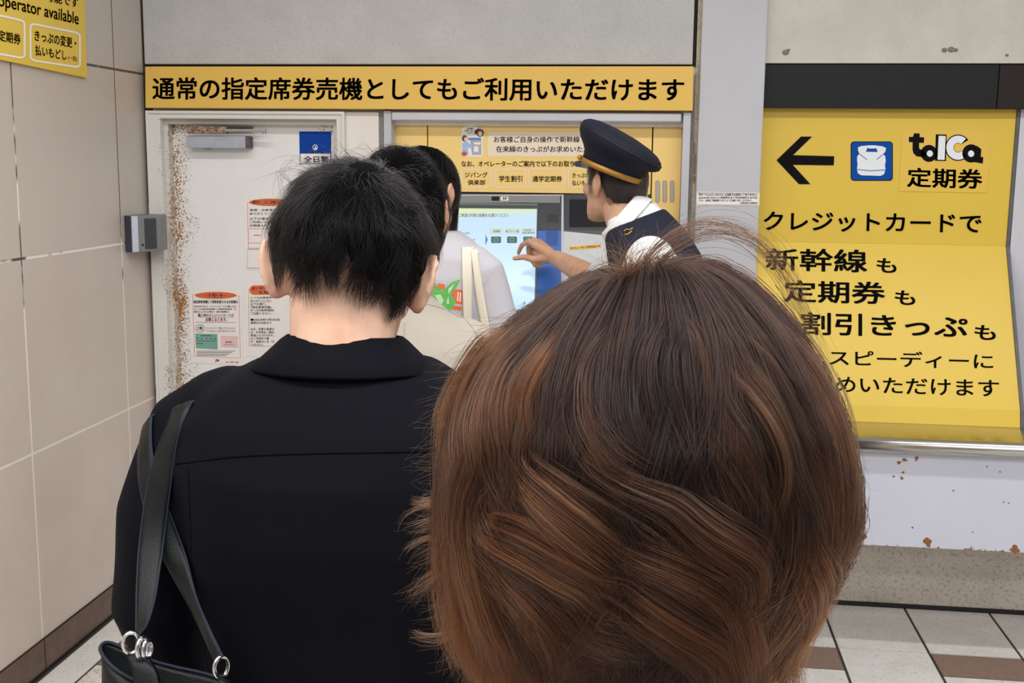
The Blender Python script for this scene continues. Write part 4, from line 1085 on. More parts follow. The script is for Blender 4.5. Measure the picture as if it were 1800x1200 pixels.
# ------------------------------------------------ leather shoulder bag
def bag():
    g_ = NT('bag_leather'); g_.color(g_.mix(g_.rng(g_.noise(30, 3), .35, .7), lin((11, 13, 14)), lin((20, 23, 24)))); g_.set(Roughness=.42); g_.b.inputs['Specular IOR Level'].default_value = .22; g_.bump(g_.noise(420, 4), .25); LE = g_.m
    pipe = plain('bag_piping', (34, 39, 52), .5, spec=.2); chrome = plain('chrome_ring', (220, 220, 222), .12, 1.0, var=0)
    q = P(300, 1190, 1.13)
    root = empty('shoulder_bag', (q[0], 1.13, .84), 'black leather shoulder bag with silver rings hanging from the shoulder strap', 'bag')
    # body: soft trapezoid, opening sagging in the middle
    L_, Rr = P(176, 1130, 1.13), P(415, 1215, 1.13)
    mb = MB(); rings = []
    for t, (dz, th, gw) in zip(np.linspace(0, 1, 9), ((-.30, .035, .92), (-.295, .055, .98), (-.25, .066, 1.04), (-.19, .066, 1.03), (-.13, .06, 1.0), (-.08, .052, .98), (-.04, .04, .96), (-.015, .03, .96), (0., .024, .97))):
        ring = []
        for a in np.linspace(0, 2*math.pi, 40, endpoint=False):
            u = .5+.5*gw*math.copysign(abs(math.cos(a))**.75, math.cos(a)); top = L_*(1-u)+Rr*u
            sag = -.012*math.sin(min(1, max(0, u))*math.pi) if t > .6 else 0
            z0 = 1.2*0+(L_[2]*(1-u)+Rr[2]*u)
            z = z0+dz+sag if t > .5 else (z0+dz)*t*2+(L_[2]-.30+.0)*(1-2*t)
            ring.append(np.array([top[0], 1.13+th*math.copysign(abs(math.sin(a))**.8, math.sin(a)) + .006*math.sin(7*u+3*t), z]))
        rings.append(ring)
    inner = [[p*[1, 1, 1]+[0, 0, -.004] if False else np.array([p[0], 1.13+(p[1]-1.13)*.8, p[2]-.006]) for p in rings[-1]], [np.array([p[0], 1.13+(p[1]-1.13)*.7, p[2]-.12]) for p in rings[-1]]]
    mb.loft(rings+inner); build(mb, 'bag_body', LE, root, True)
    mb = MB(); mb.tube(rings[-1]+[rings[-1][0]], .0022, 6); build(mb, 'rim_piping', pipe, root, True)
    # tab under the first ring pair
    T0 = P(252, 1150, 1.095)
    mb = MB(); pts = polyline([P(240, 1147, 1.10), P(250, 1163, 1.085), P(258, 1185, 1.078), P(262, 1225, 1.07)], 9)
    mb.ribbon(pts, [(.022+.001*i, .0, 0) for i in range(9)], 0, [(-.15, -1, .2)]*9, .005); build(mb, 'ring_tab', LE, root, True, .0)
    mb = MB(); pts = polyline([P(388, 1182, 1.10), P(396, 1195, 1.085), P(404, 1215, 1.08)], 7)
    mb.ribbon(pts, [(.014, 0, -.006)]*7, 0, [(0, -1, .2)]*7, .005); build(mb, 'ring_tab', LE, root, True)
    def ringobj(c, r, tilt, name='strap_ring'):
        mb = MB(); u = np.array([math.cos(tilt), math.sin(tilt), 0]); path = [c+r*(math.cos(a)*u*.72+math.sin(a)*np.array([0, 0, 1])) for a in np.linspace(0, 2*math.pi, 25)]
        mb.tube(path, .0024, 8, cap=False); build(mb, name, chrome, root, True)
    ringobj(P(231, 1130, 1.094), .0115, .5); ringobj(P(251, 1139, 1.088), .0115, 1.25); ringobj(P(259, 1141, 1.09), .010, 1.35); ringobj(P(389, 1172, 1.10), .0115, .9)
    # straps lie on the shirt, over the shoulder and down
    def strap(px, name, Y_end, front, widths, lift=.004):
        pts, nr = [], []
        for i, (x, y) in enumerate(polyline(px, 34)):
            p, n = hit(SB, x, y); t = i/33
            pe = P(x, y, 1.2+(Y_end-1.2)*t)
            if p is None: p, n = pe, np.array((0, -1., 0))
            q = p+n*lift
            f = max(0, (t-.45)/.55); pl_ = P(x, y, q[1]*(1-f)+Y_end*f)
            if pl_[1] > q[1]: pl_ = q
            pts.append(pl_); nr.append(n*(1-f)+np.array((-.1, -1., .1))*f)
        pts = np.array(pts); nr = unit(np.array(nr)); 
        for _ in range(6):
            pts[1:-1] = .25*pts[:-2]+.5*pts[1:-1]+.25*pts[2:]; nr[1:-1] = .25*nr[:-2]+.5*nr[1:-1]+.25*nr[2:]
        # over the top to the front of the shoulder
        ext = [np.array(e) for e in front]; pts = np.vstack([np.array(ext), pts]); nr = np.vstack([[(0, .6, 1)]*len(ext), nr]); nr = unit(nr)
        tg = unit(np.gradient(pts, axis=0)); wd = unit(np.cross(tg, nr)); 
        w = np.interp(np.linspace(0, 1, len(pts)), np.linspace(0, 1, len(widths)), widths)
        mb = MB(); mb.ribbon(pts, wd*w[:, None], 0, nr, .0042); st = build(mb, name, LE, root, True)
        for sd in (-1, 1):
            e = MB(); e.tube(pts+wd*(w*.5*sd)[:, None]+nr*.002, .0013, 6); build(e, 'edge_piping', pipe, st, True)
    s1 = hit(SB, 322, 716)[0]; s2 = hit(SB, 268, 740)[0]
    if s1 is None: s1 = P(322, 716, 1.27)
    if s2 is None: s2 = P(268, 740, 1.27)
    strap([(322, 716), (303, 765), (283, 840), (271, 920), (262, 1000), (257, 1060), (250, 1105), (243, 1128)], 'strap', 1.096, [s1+[.012, .16, -.10], s1+[.010, .10, -.006], s1+[.006, .05, .012]], [.028, .028, .028, .027, .026, .022, .014, .012])
    strap([(262, 742), (256, 800), (268, 870), (292, 940), (322, 1010), (350, 1075), (372, 1125), (388, 1160)], 'strap', 1.10, [s2+[.012, .16, -.11], s2+[.008, .10, -.01], s2+[.004, .05, .010]], [.025, .025, .025, .025, .024, .018, .012, .012], .0025)
bag()

# ================================================================== PERSON IN THE CREAM TOP
def man_cream():
    cx, cy = -.487, 2.09; k = .968
    spine = [(.0, cx, cy), (1.3, cx, cy), (1.5, cx-.0, cy+.015)]
    hc = np.array([-.476, 2.105, 1.578]); HR = Rz(rad(8)) @ Rx(rad(-8))
    mb = MB(); torso(mb, spine, 0, k, -.008, ws=.96); head(mb, hc, HR, 1.0)
    mb.tube([(cx, cy+.012, 1.40), (cx, cy+.015, 1.48), hc+HR @ np.array((0, -.03, -.05))], [.062, .057, .058], 16, ends=True)
    legs(mb, (cx, cy), 0, k); sl = []
    for sx in (-1, 1):
        S = np.array((cx+sx*.168, cy+.005, 1.325)); E_ = np.array((cx+sx*.215, cy, 1.06)); W = np.array((cx+sx*.14, cy+.2, 1.10))
        mb.tube([S, (S+E_)/2, E_, (E_+W)/2, W], [.04, .04, .036, .033, .027], 12, ends=True); sl.append((S, E_, W, sx))
        hand(mb, W, (-.2*sx, .9, .1), (-sx, 0, .3), (0, .2, 1), .95)
    body = skin_obj(mb, 'person', skin('skin_tan', (206, 162, 132)), None, .006, 3, base=(cx, cy, 0))
    tag(body, 'person in a plain cream top mostly hidden by the black shirted person', 'person')
    eyes(hc, HR, 1., body)
    mb = MB(); torso(mb, spine, 0, k, .018, 1.04, .82, 1.47)
    for S, E_, W, sx in sl:
        mb.tube([S+[-sx*.03, 0, .012], S+[sx*.0, 0, -.01], (S+E_)/2, E_+[sx*.003, 0, .04]], [.056, .064, .066, .068], 18, ends=True)
    CR = cloth('top_cream', (179, 170, 157), .8, 500)
    sh = skin_obj(mb, 'top', CR, body, .008, 6, drape(.005, 12, 2, 9.))
    B = bvh_of(sh)
    def seam(px, name, r, mat):
        pts = []
        for x, y in polyline(px, 26):
            p, n = hit(B, x, y)
            if p is not None: pts.append(p+n*.0006)
        if len(pts) > 3:
            mb = MB(); mb.tube(pts, r, 6); build(mb, name, mat, sh, True)
    grey = plain('seam_grey', (176, 166, 158), .8, var=0)
    seam([(745, 533), (780, 543), (808, 553), (826, 570), (840, 592), (846, 610)], 'shoulder_piping', .0010, grey)
    seam([(711, 566), (711, 590), (709, 608), (706, 625)], 'back_seam', .0012, grey)
    seam([(780, 650), (782, 662), (783, 676)], 'back_seam', .0014, plain('seam_pale', (240, 228, 200), .8, var=0))
    mb = MB(); torso(mb, spine, 0, k, .012, 1., .78, .98); legs(mb, (cx, cy), 0, k, .02, foot=False)
    skin_obj(mb, 'trousers', cloth('trousers_khaki', (96, 92, 84)), body, .009, 4)
    shoes((cx, cy), 0, k, plain('shoe_white', (206, 204, 200), .5), body)
    hb, hs = short_hair('x', hc, HR, 1.0, BLACKHAIR, CAPBLACK, body, n=9000, length=.055, thick=.022, grav=.3, mess=.45, clumps=260, seed=14, radius=.0002, line=[(-.11, -.075), (-.06, -.070), (-.02, -.03), (.03, -.03), (.044, .03), (.07, .060), (.1, .074)])
    paths = [[P(x0, y0, 2.1), P(x1, y1, 2.08), P(x2, y2, 2.06)] for x0, y0, x1, y1, x2, y2 in ((640, 290, 615, 270, 598, 282), (650, 280, 620, 262, 604, 268), (655, 275, 635, 262, 612, 276), (660, 272, 640, 258, 625, 262), (640, 285, 610, 278, 592, 292))]
    free_strands('stray_hair', paths, .0002, BLACKHAIR, hb, copies=3, jit=.006)
man_cream()

# ================================================================== PERSON IN THE WHITE PRINTED TEE
def decal(mb, poly, B, mi=0, off=.0012):
    """print lying on the cloth surface"""
    bm = bmesh.new(); vs = [bm.verts.new((x, y, 0)) for x, y in poly]; bm.faces.new(vs)
    bmesh.ops.triangulate(bm, faces=bm.faces)
    for _ in range(2): bmesh.ops.subdivide_edges(bm, edges=[e for e in bm.edges if e.calc_length() > 5], cuts=1, use_grid_fill=True); bmesh.ops.triangulate(bm, faces=bm.faces)
    bm.verts.index_update(); pts = []; ok = True
    for v in bm.verts:
        p, n = hit(B, v.co.x, v.co.y)
        if p is None: ok = False; break
        pts.append(p+n*off)
    if ok: mb.add(pts, [tuple(v.index for v in f.verts) for f in bm.faces], mi)
    bm.free()
def tee():
    cx, cy = -.618, 3.13; k = 1.025; yaw = rad(-8)
    spine = [(.0, cx, cy), (1.3, cx, cy), (1.5, cx-.008, cy+.015)]
    hc = np.array([-.634, 3.135, 1.588]); HR = Rz(rad(-24)) @ Rx(rad(-4))
    mb = MB(); torso(mb, spine, yaw, k, -.014, ws=.78); head(mb, hc, HR, 1.04, 1.2)
    mb.tube([(cx-.005, cy+.012, 1.43), (cx-.008, cy+.012, 1.50), hc+HR @ np.array((0, -.028, -.05))], [.056, .050, .052], 16, ends=True)
    legs(mb, (cx, cy), yaw, k); sl = []
    for sx in (-1, 1):
        S = rot2(yaw, sx*.148, 0, (cx, cy))+[0, 0, 1.392]; E_ = rot2(yaw, sx*.208, .01, (cx, cy))+[0, 0, 1.13]; W = rot2(yaw, sx*.17, .20, (cx, cy))+[0, 0, 1.12]
        mb.tube([S, (S+E_)/2, E_, (E_+W)/2, W], [.030, .034, .034, .031, .025], 12, ends=True); sl.append((S, E_, W, sx))
        hand(mb, W, rot2(yaw, 0, 1, (0, 0)), (-sx, 0, .3), (0, .2, 1), .92)
    body = skin_obj(mb, 'person', skin('skin_light', (212, 166, 140)), None, .006, 3, base=(cx, cy, 0))
    tag(body, 'person in a white tee with a green and orange back print watching the lit screen', 'person')
    eyes(hc, HR, 1.04, body)
    mb = MB(); torso(mb, spine, yaw, k, .016, .86, .84, 1.51)
    for S, E_, W, sx in sl:
        o = rot2(yaw, -sx*.03, 0, (0, 0))
        mb.tube([S+o+[0, 0, .012], S+[0, 0, -.012], S*.5+E_*.5, S*.22+E_*.78], [.054, .062, .067, .072], 18, ends=True)
    TE = cloth('tee_white', (186, 183, 188), .85, 500)
    sh = skin_obj(mb, 'tee_shirt', TE, body, .007, 5, drape(.007, 11, 3, 21.)); B = bvh_of(sh)
    mb = MB(); 
    for poly in (((752, 498), (766, 497), (768, 512), (752, 514)), ((770, 498), (782, 500), (781, 508), (769, 507)), ((796, 507), (801, 508), (799, 528), (794, 527)), ((802, 508), (812, 510), (812, 534), (800, 533)), ((752, 518), (762, 519), (762, 530), (752, 529)), ((764, 531), (780, 536), (779, 543), (763, 538)), ((797, 537), (811, 539), (811, 545), (796, 543))): decal(mb, poly, B, 0)
    for poly in (((755, 503), (770, 502), (776, 512), (790, 500), (796, 495), (809, 491), (803, 502), (797, 511), (792, 521), (800, 524), (793, 531), (797, 541), (790, 545), (776, 541), (770, 531), (758, 524), (766, 520), (756, 512)),): decal(mb, poly, B, 1, .0016)
    for poly in (((764, 519), (774, 517), (780, 527), (776, 536), (770, 529)), ((788, 507), (799, 498), (794, 508), (788, 517)), ((784, 533), (788, 520), (790, 534))): decal(mb, poly, B, 2, .0020)
    for poly in (((804, 513), (806, 513), (805, 529), (803, 529)), ((808, 514), (810, 514), (809, 530), (807, 530)), ((756, 500), (764, 500), (764, 502), (756, 502))): decal(mb, poly, B, 3, .0020)
    build(mb, 'back_print', [plain('print_tee_orange', (226, 96, 30), .7, var=.08), plain('print_tee_green', (96, 172, 82), .7, var=.12, scale=90), plain('print_tee_pale', (176, 212, 168), .7, var=.1), plain('print_tee_white', (230, 226, 224), .7, var=0)], sh)
    pts = []
    for x, y in polyline([(874, 466), (862, 482), (851, 500), (846, 520), (842, 540)], 20):
        p, n = hit(B, x, y)
        if p is not None: pts.append(p+n*.0004)
    mb = MB(); mb.tube(pts, .0007, 6); build(mb, 'sleeve_seam', plain('seam_tee', (190, 186, 190), .8, var=0), sh, True)
    mb = MB(); torso(mb, spine, yaw, k, .012, .95, .78, 1.0); legs(mb, (cx, cy), yaw, k, .022, foot=False)
    skin_obj(mb, 'trousers', cloth('trousers_blue', (58, 66, 88)), body, .009, 4)
    shoes((cx, cy), yaw, k, plain('shoe_grey', (120, 118, 116), .5), body)
    line = [(-.11, -.06), (-.06, -.065), (-.035, -.03), (-.018, .018), (.012, .024), (.03, .01), (.044, .035), (.07, .055), (.1, .07)]
    hb, hs = short_hair('x', hc, HR, 1.04, BLACKHAIR, CAPBLACK, body, n=9000, length=.085, thick=.014, pole=(.0, .35, .93), line=line, grav=.8, mess=.10, clumps=160, seed=24, radius=.00022, capk=.6, swirl=0.)
    # long lock hanging in front of the ear
    paths = []
    g = np.random.default_rng(8)
    for i in range(70):
        x = 790+g.uniform(0, 13); paths.append([P(776+.8*(x-790), 296+g.uniform(-6, 6), 3.14), P(x+1, 330, 3.165), P(x+1.5, 375, 3.17), P(x-1+g.uniform(-2, 2), 412+g.uniform(-8, 14), 3.15)])
    free_strands('side_lock', paths, .00035, BLACKHAIR, hb, copies=4, jit=.003)
    # tote bag on the shoulder
    CA = cloth('tote_canvas', (224, 214, 196), .85, 420, .2)
    q = P(835, 640, 2.99); root = empty('tote_bag', (q[0], 2.98, .82), 'natural canvas tote bag whose two straps cross the white tee', 'tote bag')
    def tstrap(px, wpx, top):
        pts, nr = [], []
        for x, y in polyline(px, 24):
            p, n = hit(B, x, y)
            if p is None: p, n = P(x, y, 3.0), np.array((0, -1., 0))
            pts.append(p+n*.004); nr.append(n)
        pts, nr = np.array(pts), np.array(nr)
        for _ in range(8): pts[1:-1] = .25*pts[:-2]+.5*pts[1:-1]+.25*pts[2:]; nr[1:-1] = .25*nr[:-2]+.5*nr[1:-1]+.25*nr[2:]
        ext = np.array([pts[0]+np.array(e) for e in top]); pts = np.vstack([ext, pts]); nr = np.vstack([[(0, .5, 1)]*len(ext), nr]); nr = unit(nr)
        tg = unit(np.gradient(pts, axis=0)); wd = unit(np.cross(tg, nr)); mb = MB(); mb.ribbon(pts, wd*(wpx*.00150), 0, nr, .0022)
        build(mb, 'strap', CA, root, True)
    tstrap([(819, 441), (820, 475), (820, 515), (820, 560), (821, 630)], 19, [(.004, .14, -.10), (.003, .09, -.004), (.002, .045, .008)])
    tstrap([(832, 444), (838, 490), (847, 535), (856, 580), (864, 630)], 15, [(.004, .14, -.11), (.003, .09, -.008), (.002, .045, .006)])
    A, Bq = P(800, 628, 2.97), P(890, 628, 2.97); rings = []
    for z, w, t in ((.84, .95, .03), (.86, 1.0, .05), (.95, 1.03, .055), (1.05, 1.02, .04), (A[2], 1.0, .012)):
        rings.append([np.array([(A[0]+Bq[0])/2+w*.16*math.copysign(abs(math.cos(a))**.5, math.cos(a)), 2.95+t*math.copysign(abs(math.sin(a))**.7, math.sin(a)), z]) for a in np.linspace(0, 2*math.pi, 28, endpoint=False)])
    mb = MB(); mb.loft(rings); build(mb, 'bag_body', CA, root, True)
tee()
# ================================================================== STATION ATTENDANT WITH PEAKED CAP
def attendant():
    k = 1.04; yaw = rad(84); Yc = 3.45
    spine = [(.0, .045, Yc), (.9, .045, Yc), (1.15, .04, Yc), (1.3, .015, Yc), (1.40, -.012, Yc+.004), (1.47, -.055, Yc+.01), (1.54, -.085, Yc+.02)]
    HY = rad(46); HR = Rz(HY) @ Rx(rad(3)) @ Ry(rad(3)); s = 1.0
    ear = P(1052, 326, 3.45); hc = ear-HR @ np.array((-.080, -.012, -.006))*s
    mb = MB(); torso(mb, spine, yaw, k, -.010, ws=.82, slope=.42); head(mb, hc, HR, s, 1.1)
    nb = np.array((-.075, Yc+.015, 1.47))
    mb.tube([nb-[-.02, 0, .05], nb, hc+HR @ np.array((0, -.028, -.05))], [.066, .062, .060], 18, ends=True)
    legs(mb, (.045, Yc), yaw, k)
    # pointing right arm (far side): shoulder, elbow, wrist
    S = np.array((-.01, Yc+.165, 1.405)); E_ = P(1048, 492, 3.74); W = P(977, 453, 3.98)
    mb.tube([S, (S+E_)/2, E_], [.052, .047, .041], 14, ends=True)
    mb.tube([E_, E_*.6+W*.4, W], [.042, .040, .0275], 14, ends=True)
    # its hand, bone by bone: knuckles, index curling down to the screen, thumb below, folded fingers behind
    kn = [P(931, 424, 4.04), P(938, 421, 4.07), P(947, 424, 4.09), P(955, 431, 4.10)]
    for q in kn: mb.tube([W+(q-W)*.05, W+(q-W)*.6, q], [.017, .0155, .0115], 10, ends=True)
    def fing(pts, r0, r1):
        pts = [np.array(p) for p in pts]; rr = np.linspace(r0, r1, len(pts))
        for i in range(len(pts)-1): mb.tube([pts[i], pts[i+1]], [rr[i], rr[i+1]], 10, ends=True)
    fing([kn[0], P(918, 430, 4.075), P(913.5, 438, 4.09), P(911.5, 445, 4.10)], .0105, .0078)
    fing([kn[1], P(929, 434, 4.10), P(930, 449, 4.11), P(934, 458, 4.09)], .0105, .009)
    fing([kn[2], P(939, 443, 4.12), P(937, 459, 4.12), P(940, 466, 4.09)], .0105, .009)
    fing([kn[3], P(950, 449, 4.12), P(947, 464, 4.11), P(949, 469, 4.08)], .010, .008)
    for q in (P(943, 444, 4.06), P(947, 455, 4.05)): mb.tube([W, (W+q)/2, q], [.020, .018, .016], 10, ends=True)
    fing([P(962, 453, 4.0), P(940, 456, 4.02), P(921, 451.5, 4.035), P(904, 454, 4.045)], .0165, .0085)
    # left arm hangs by the side nearest the queue
    S2 = np.array((.0, Yc-.168, 1.395)); E2 = np.array((.03, Yc-.205, 1.11)); W2 = np.array((-.09, Yc-.20, .90))
    mb.tube([S2, (S2+E2)/2, E2, (E2+W2)/2, W2], [.052, .047, .040, .037, .027], 12, ends=True)
    hand(mb, W2, (-.4, 0, -.9), (-.2, 1, 0), (-.9, 0, .3), .98)
    body = skin_obj(mb, 'person', skin('skin_warm', (214, 170, 142)), None, .0045, 3, base=(.045, Yc, 0))
    tag(body, 'uniformed person in a dark peaked cap and vest pointing at the touch screen', 'person')
    eyes(hc, HR, s, body)
    # white short-sleeved shirt
    mb = MB(); torso(mb, spine, yaw, k, .012, .82, .86, 1.55, slope=.42)
    mb.tube([S+[0, -.03, .012], S, S*.55+E_*.45, S*.12+E_*.88], [.056, .064, .063, .060], 16, ends=True)
    mb.tube([S2+[-.012, .03, .012], S2+[-.012, -.010, -.004], S2*.5+E2*.5, S2*.1+E2*.9], [.070, .086, .080, .075], 18, ends=True)
    WS = cloth('shirt_white', (236, 236, 234), .75, 500)
    sh = skin_obj(mb, 'shirt', WS, body, .007, 5, drape(.008, 12, 5, 31.))
    # collar band, sloping down to the throat
    c = P(1101, 388, Yc+.008); sl = math.atan2(75, 64); u = np.array((-math.cos(sl), 0, -math.sin(sl))); v = np.array((0, 1., 0)); n = np.array((-math.sin(sl), 0, math.cos(sl)))
    def cr(h, ru, rv): return [c+n*h+u*ru*math.cos(a)+v*rv*math.sin(a) for a in np.linspace(0, 2*math.pi, 40, endpoint=False)]
    mb = MB(); rr = [cr(-.004, .074, .064), cr(.027, .072, .062), cr(.0305, .076, .066), cr(.024, .081, .071), cr(-.012, .098, .090), cr(-.016, .096, .088), cr(-.004, .082, .073)]
    mb.loft(rr+[rr[0]], 0, False); build(mb, 'collar', WS, sh, True)
    # dark vest
    mb = MB(); torso(mb, spine, yaw, k, .021, .84, .80, 1.52, 1.0, slope=.40)
    NV = cloth('vest_navy', (34, 36, 50), .75, 600)
    vest = skin_obj(mb, 'vest', NV, body, .007, 5, drape(.004, 14, 4, 41.)); B = bvh_of(vest)
    mb = MB()
    for px in ([(1097.5, 407), (1102, 403.5), (1107, 404.5), (1113, 401)], [(1098.5, 412.5), (1103, 412.5), (1107, 410), (1111, 406.5)]):
        pts = []
        for x, y in polyline(px, 10):
            p, nn = hit(B, x, y); pts.append(P(x, y, 3.30) if p is None else p+nn*.002)
        mb.tube(pts, .0017, 6)
    build(mb, 'gold_braid', plain('braid_gold', (206, 168, 70), .4, .3), vest, True)
    mb = MB(); torso(mb, spine, yaw, k, .014, 1., .78, 1.0); legs(mb, (.045, Yc), yaw, k, .022, foot=False)
    skin_obj(mb, 'trousers', cloth('trousers_navy', (36, 38, 50)), body, .009, 4)
    shoes((.045, Yc), yaw, k, plain('shoe_black', (26, 25, 26), .4), body)
    HB = hair_mat('hair_greying', (.030, .023, .020), (.06, .05, .045), .6, .4)
    line = [(-.11, -.062), (-.06, -.066), (-.035, -.045), (-.018, .012), (.012, .024), (.020, -.020), (.038, -.026), (.046, .03), (.07, .05), (.1, .07)]
    hb, hs = short_hair('x', hc, HR, 1.0, HB, plain('hair_under_grey', (44, 34, 32), .7, var=.3, scale=200), body, n=9000, length=.022, thick=.007, pole=(0, .2, .98), line=line, grav=.6, mess=.25, clumps=300, seed=31, radius=.0002, K=6, capk=.3)
    # cap: worn tipped back; the seat ring sits on the head, the crown flares above
    o = P(1073, 304, Yc+.025)
    tilt = rad(20); ax = np.array((math.sin(tilt), -.05, math.cos(tilt))); ax /= np.linalg.norm(ax)
    fw = np.array((-math.sin(HY), math.cos(HY), 0)); fw = fw-ax*(fw @ ax); fw /= np.linalg.norm(fw); rt = np.cross(fw, ax)
    def cring(h, rf, rs, extra=0., nn=48, sh_=0.):
        out = []
        for a in np.linspace(0, 2*math.pi, nn, endpoint=False):
            p = fw*(rf*math.cos(a)+sh_)+rt*rs*math.sin(a)
            out.append(o+p+ax*(h-extra*p[0]))
        return out
    NC = cloth('cap_navy', (27, 29, 42), .7, 500)
    cap_ = empty('peaked_cap', tuple(o), 'dark navy peaked cap with a gold strap on the uniformed head', 'cap')
    mb = MB(); mb.loft([cring(0, .095, .086), cring(.004, .099, .090), cring(.036, .101, .092), cring(.048, .110, .104, .04), cring(.060, .127, .120, .09), cring(.073, .137, .130, .13), cring(.086, .1395, .132, .15), cring(.099, .134, .127, .16), cring(.110, .118, .112, .165), cring(.118, .090, .085, .165), cring(.1225, .05, .047, .165), cring(.124, .01, .01, .165)])
    build(mb, 'crown', NC, cap_, True)
    mb = MB(); mb.tube(cring(.088, .1395, .132, .151)+cring(.088, .1395, .132, .151)[:1], .0020, 6); build(mb, 'rim_piping', plain('cap_piping', (16, 17, 26), .6, var=0), cap_, True)
    gold = plain('strap_gold', (176, 128, 54), .42, .35, var=.08)
    mb = MB(); mb.loft([cring(.001, .1005, .0915), cring(.001, .1025, .0935), cring(.0175, .1032, .0942), cring(.0175, .1010, .0920)]+[cring(.001, .1005, .0915)], 0, False); build(mb, 'gold_strap', gold, cap_, True)
    mb = MB(); b = o+fw*.060-rt*.084+ax*.012; mb.ball(b, .0075, 0, 12, 9); build(mb, 'side_button', plain('button_gold', (196, 148, 66), .3, .6, var=0), cap_, True)
    vis = []
    top, bot = [], []
    N = 21
    for i in range(N):
        a = rad(-62+124*i/(N-1)); e = math.cos(a*1.35) if abs(a*1.35) < math.pi/2 else 0
        p0 = fw*.100*math.cos(a)+rt*.091*math.sin(a); p1 = fw*(.100*math.cos(a)+.052*max(0, e))+rt*(.091*math.sin(a)*1.02)
        vis.append((o+p0+ax*.006, o+p1+ax*(.004-.026*max(0, e)), o+p1+ax*(.0005-.026*max(0, e)), o+p0+ax*.0015))
    mb = MB(); mb.loft([list(q) for q in vis]); build(mb, 'visor', plain('visor_black', (24, 28, 26), .12, var=0), cap_, True)
attendant()

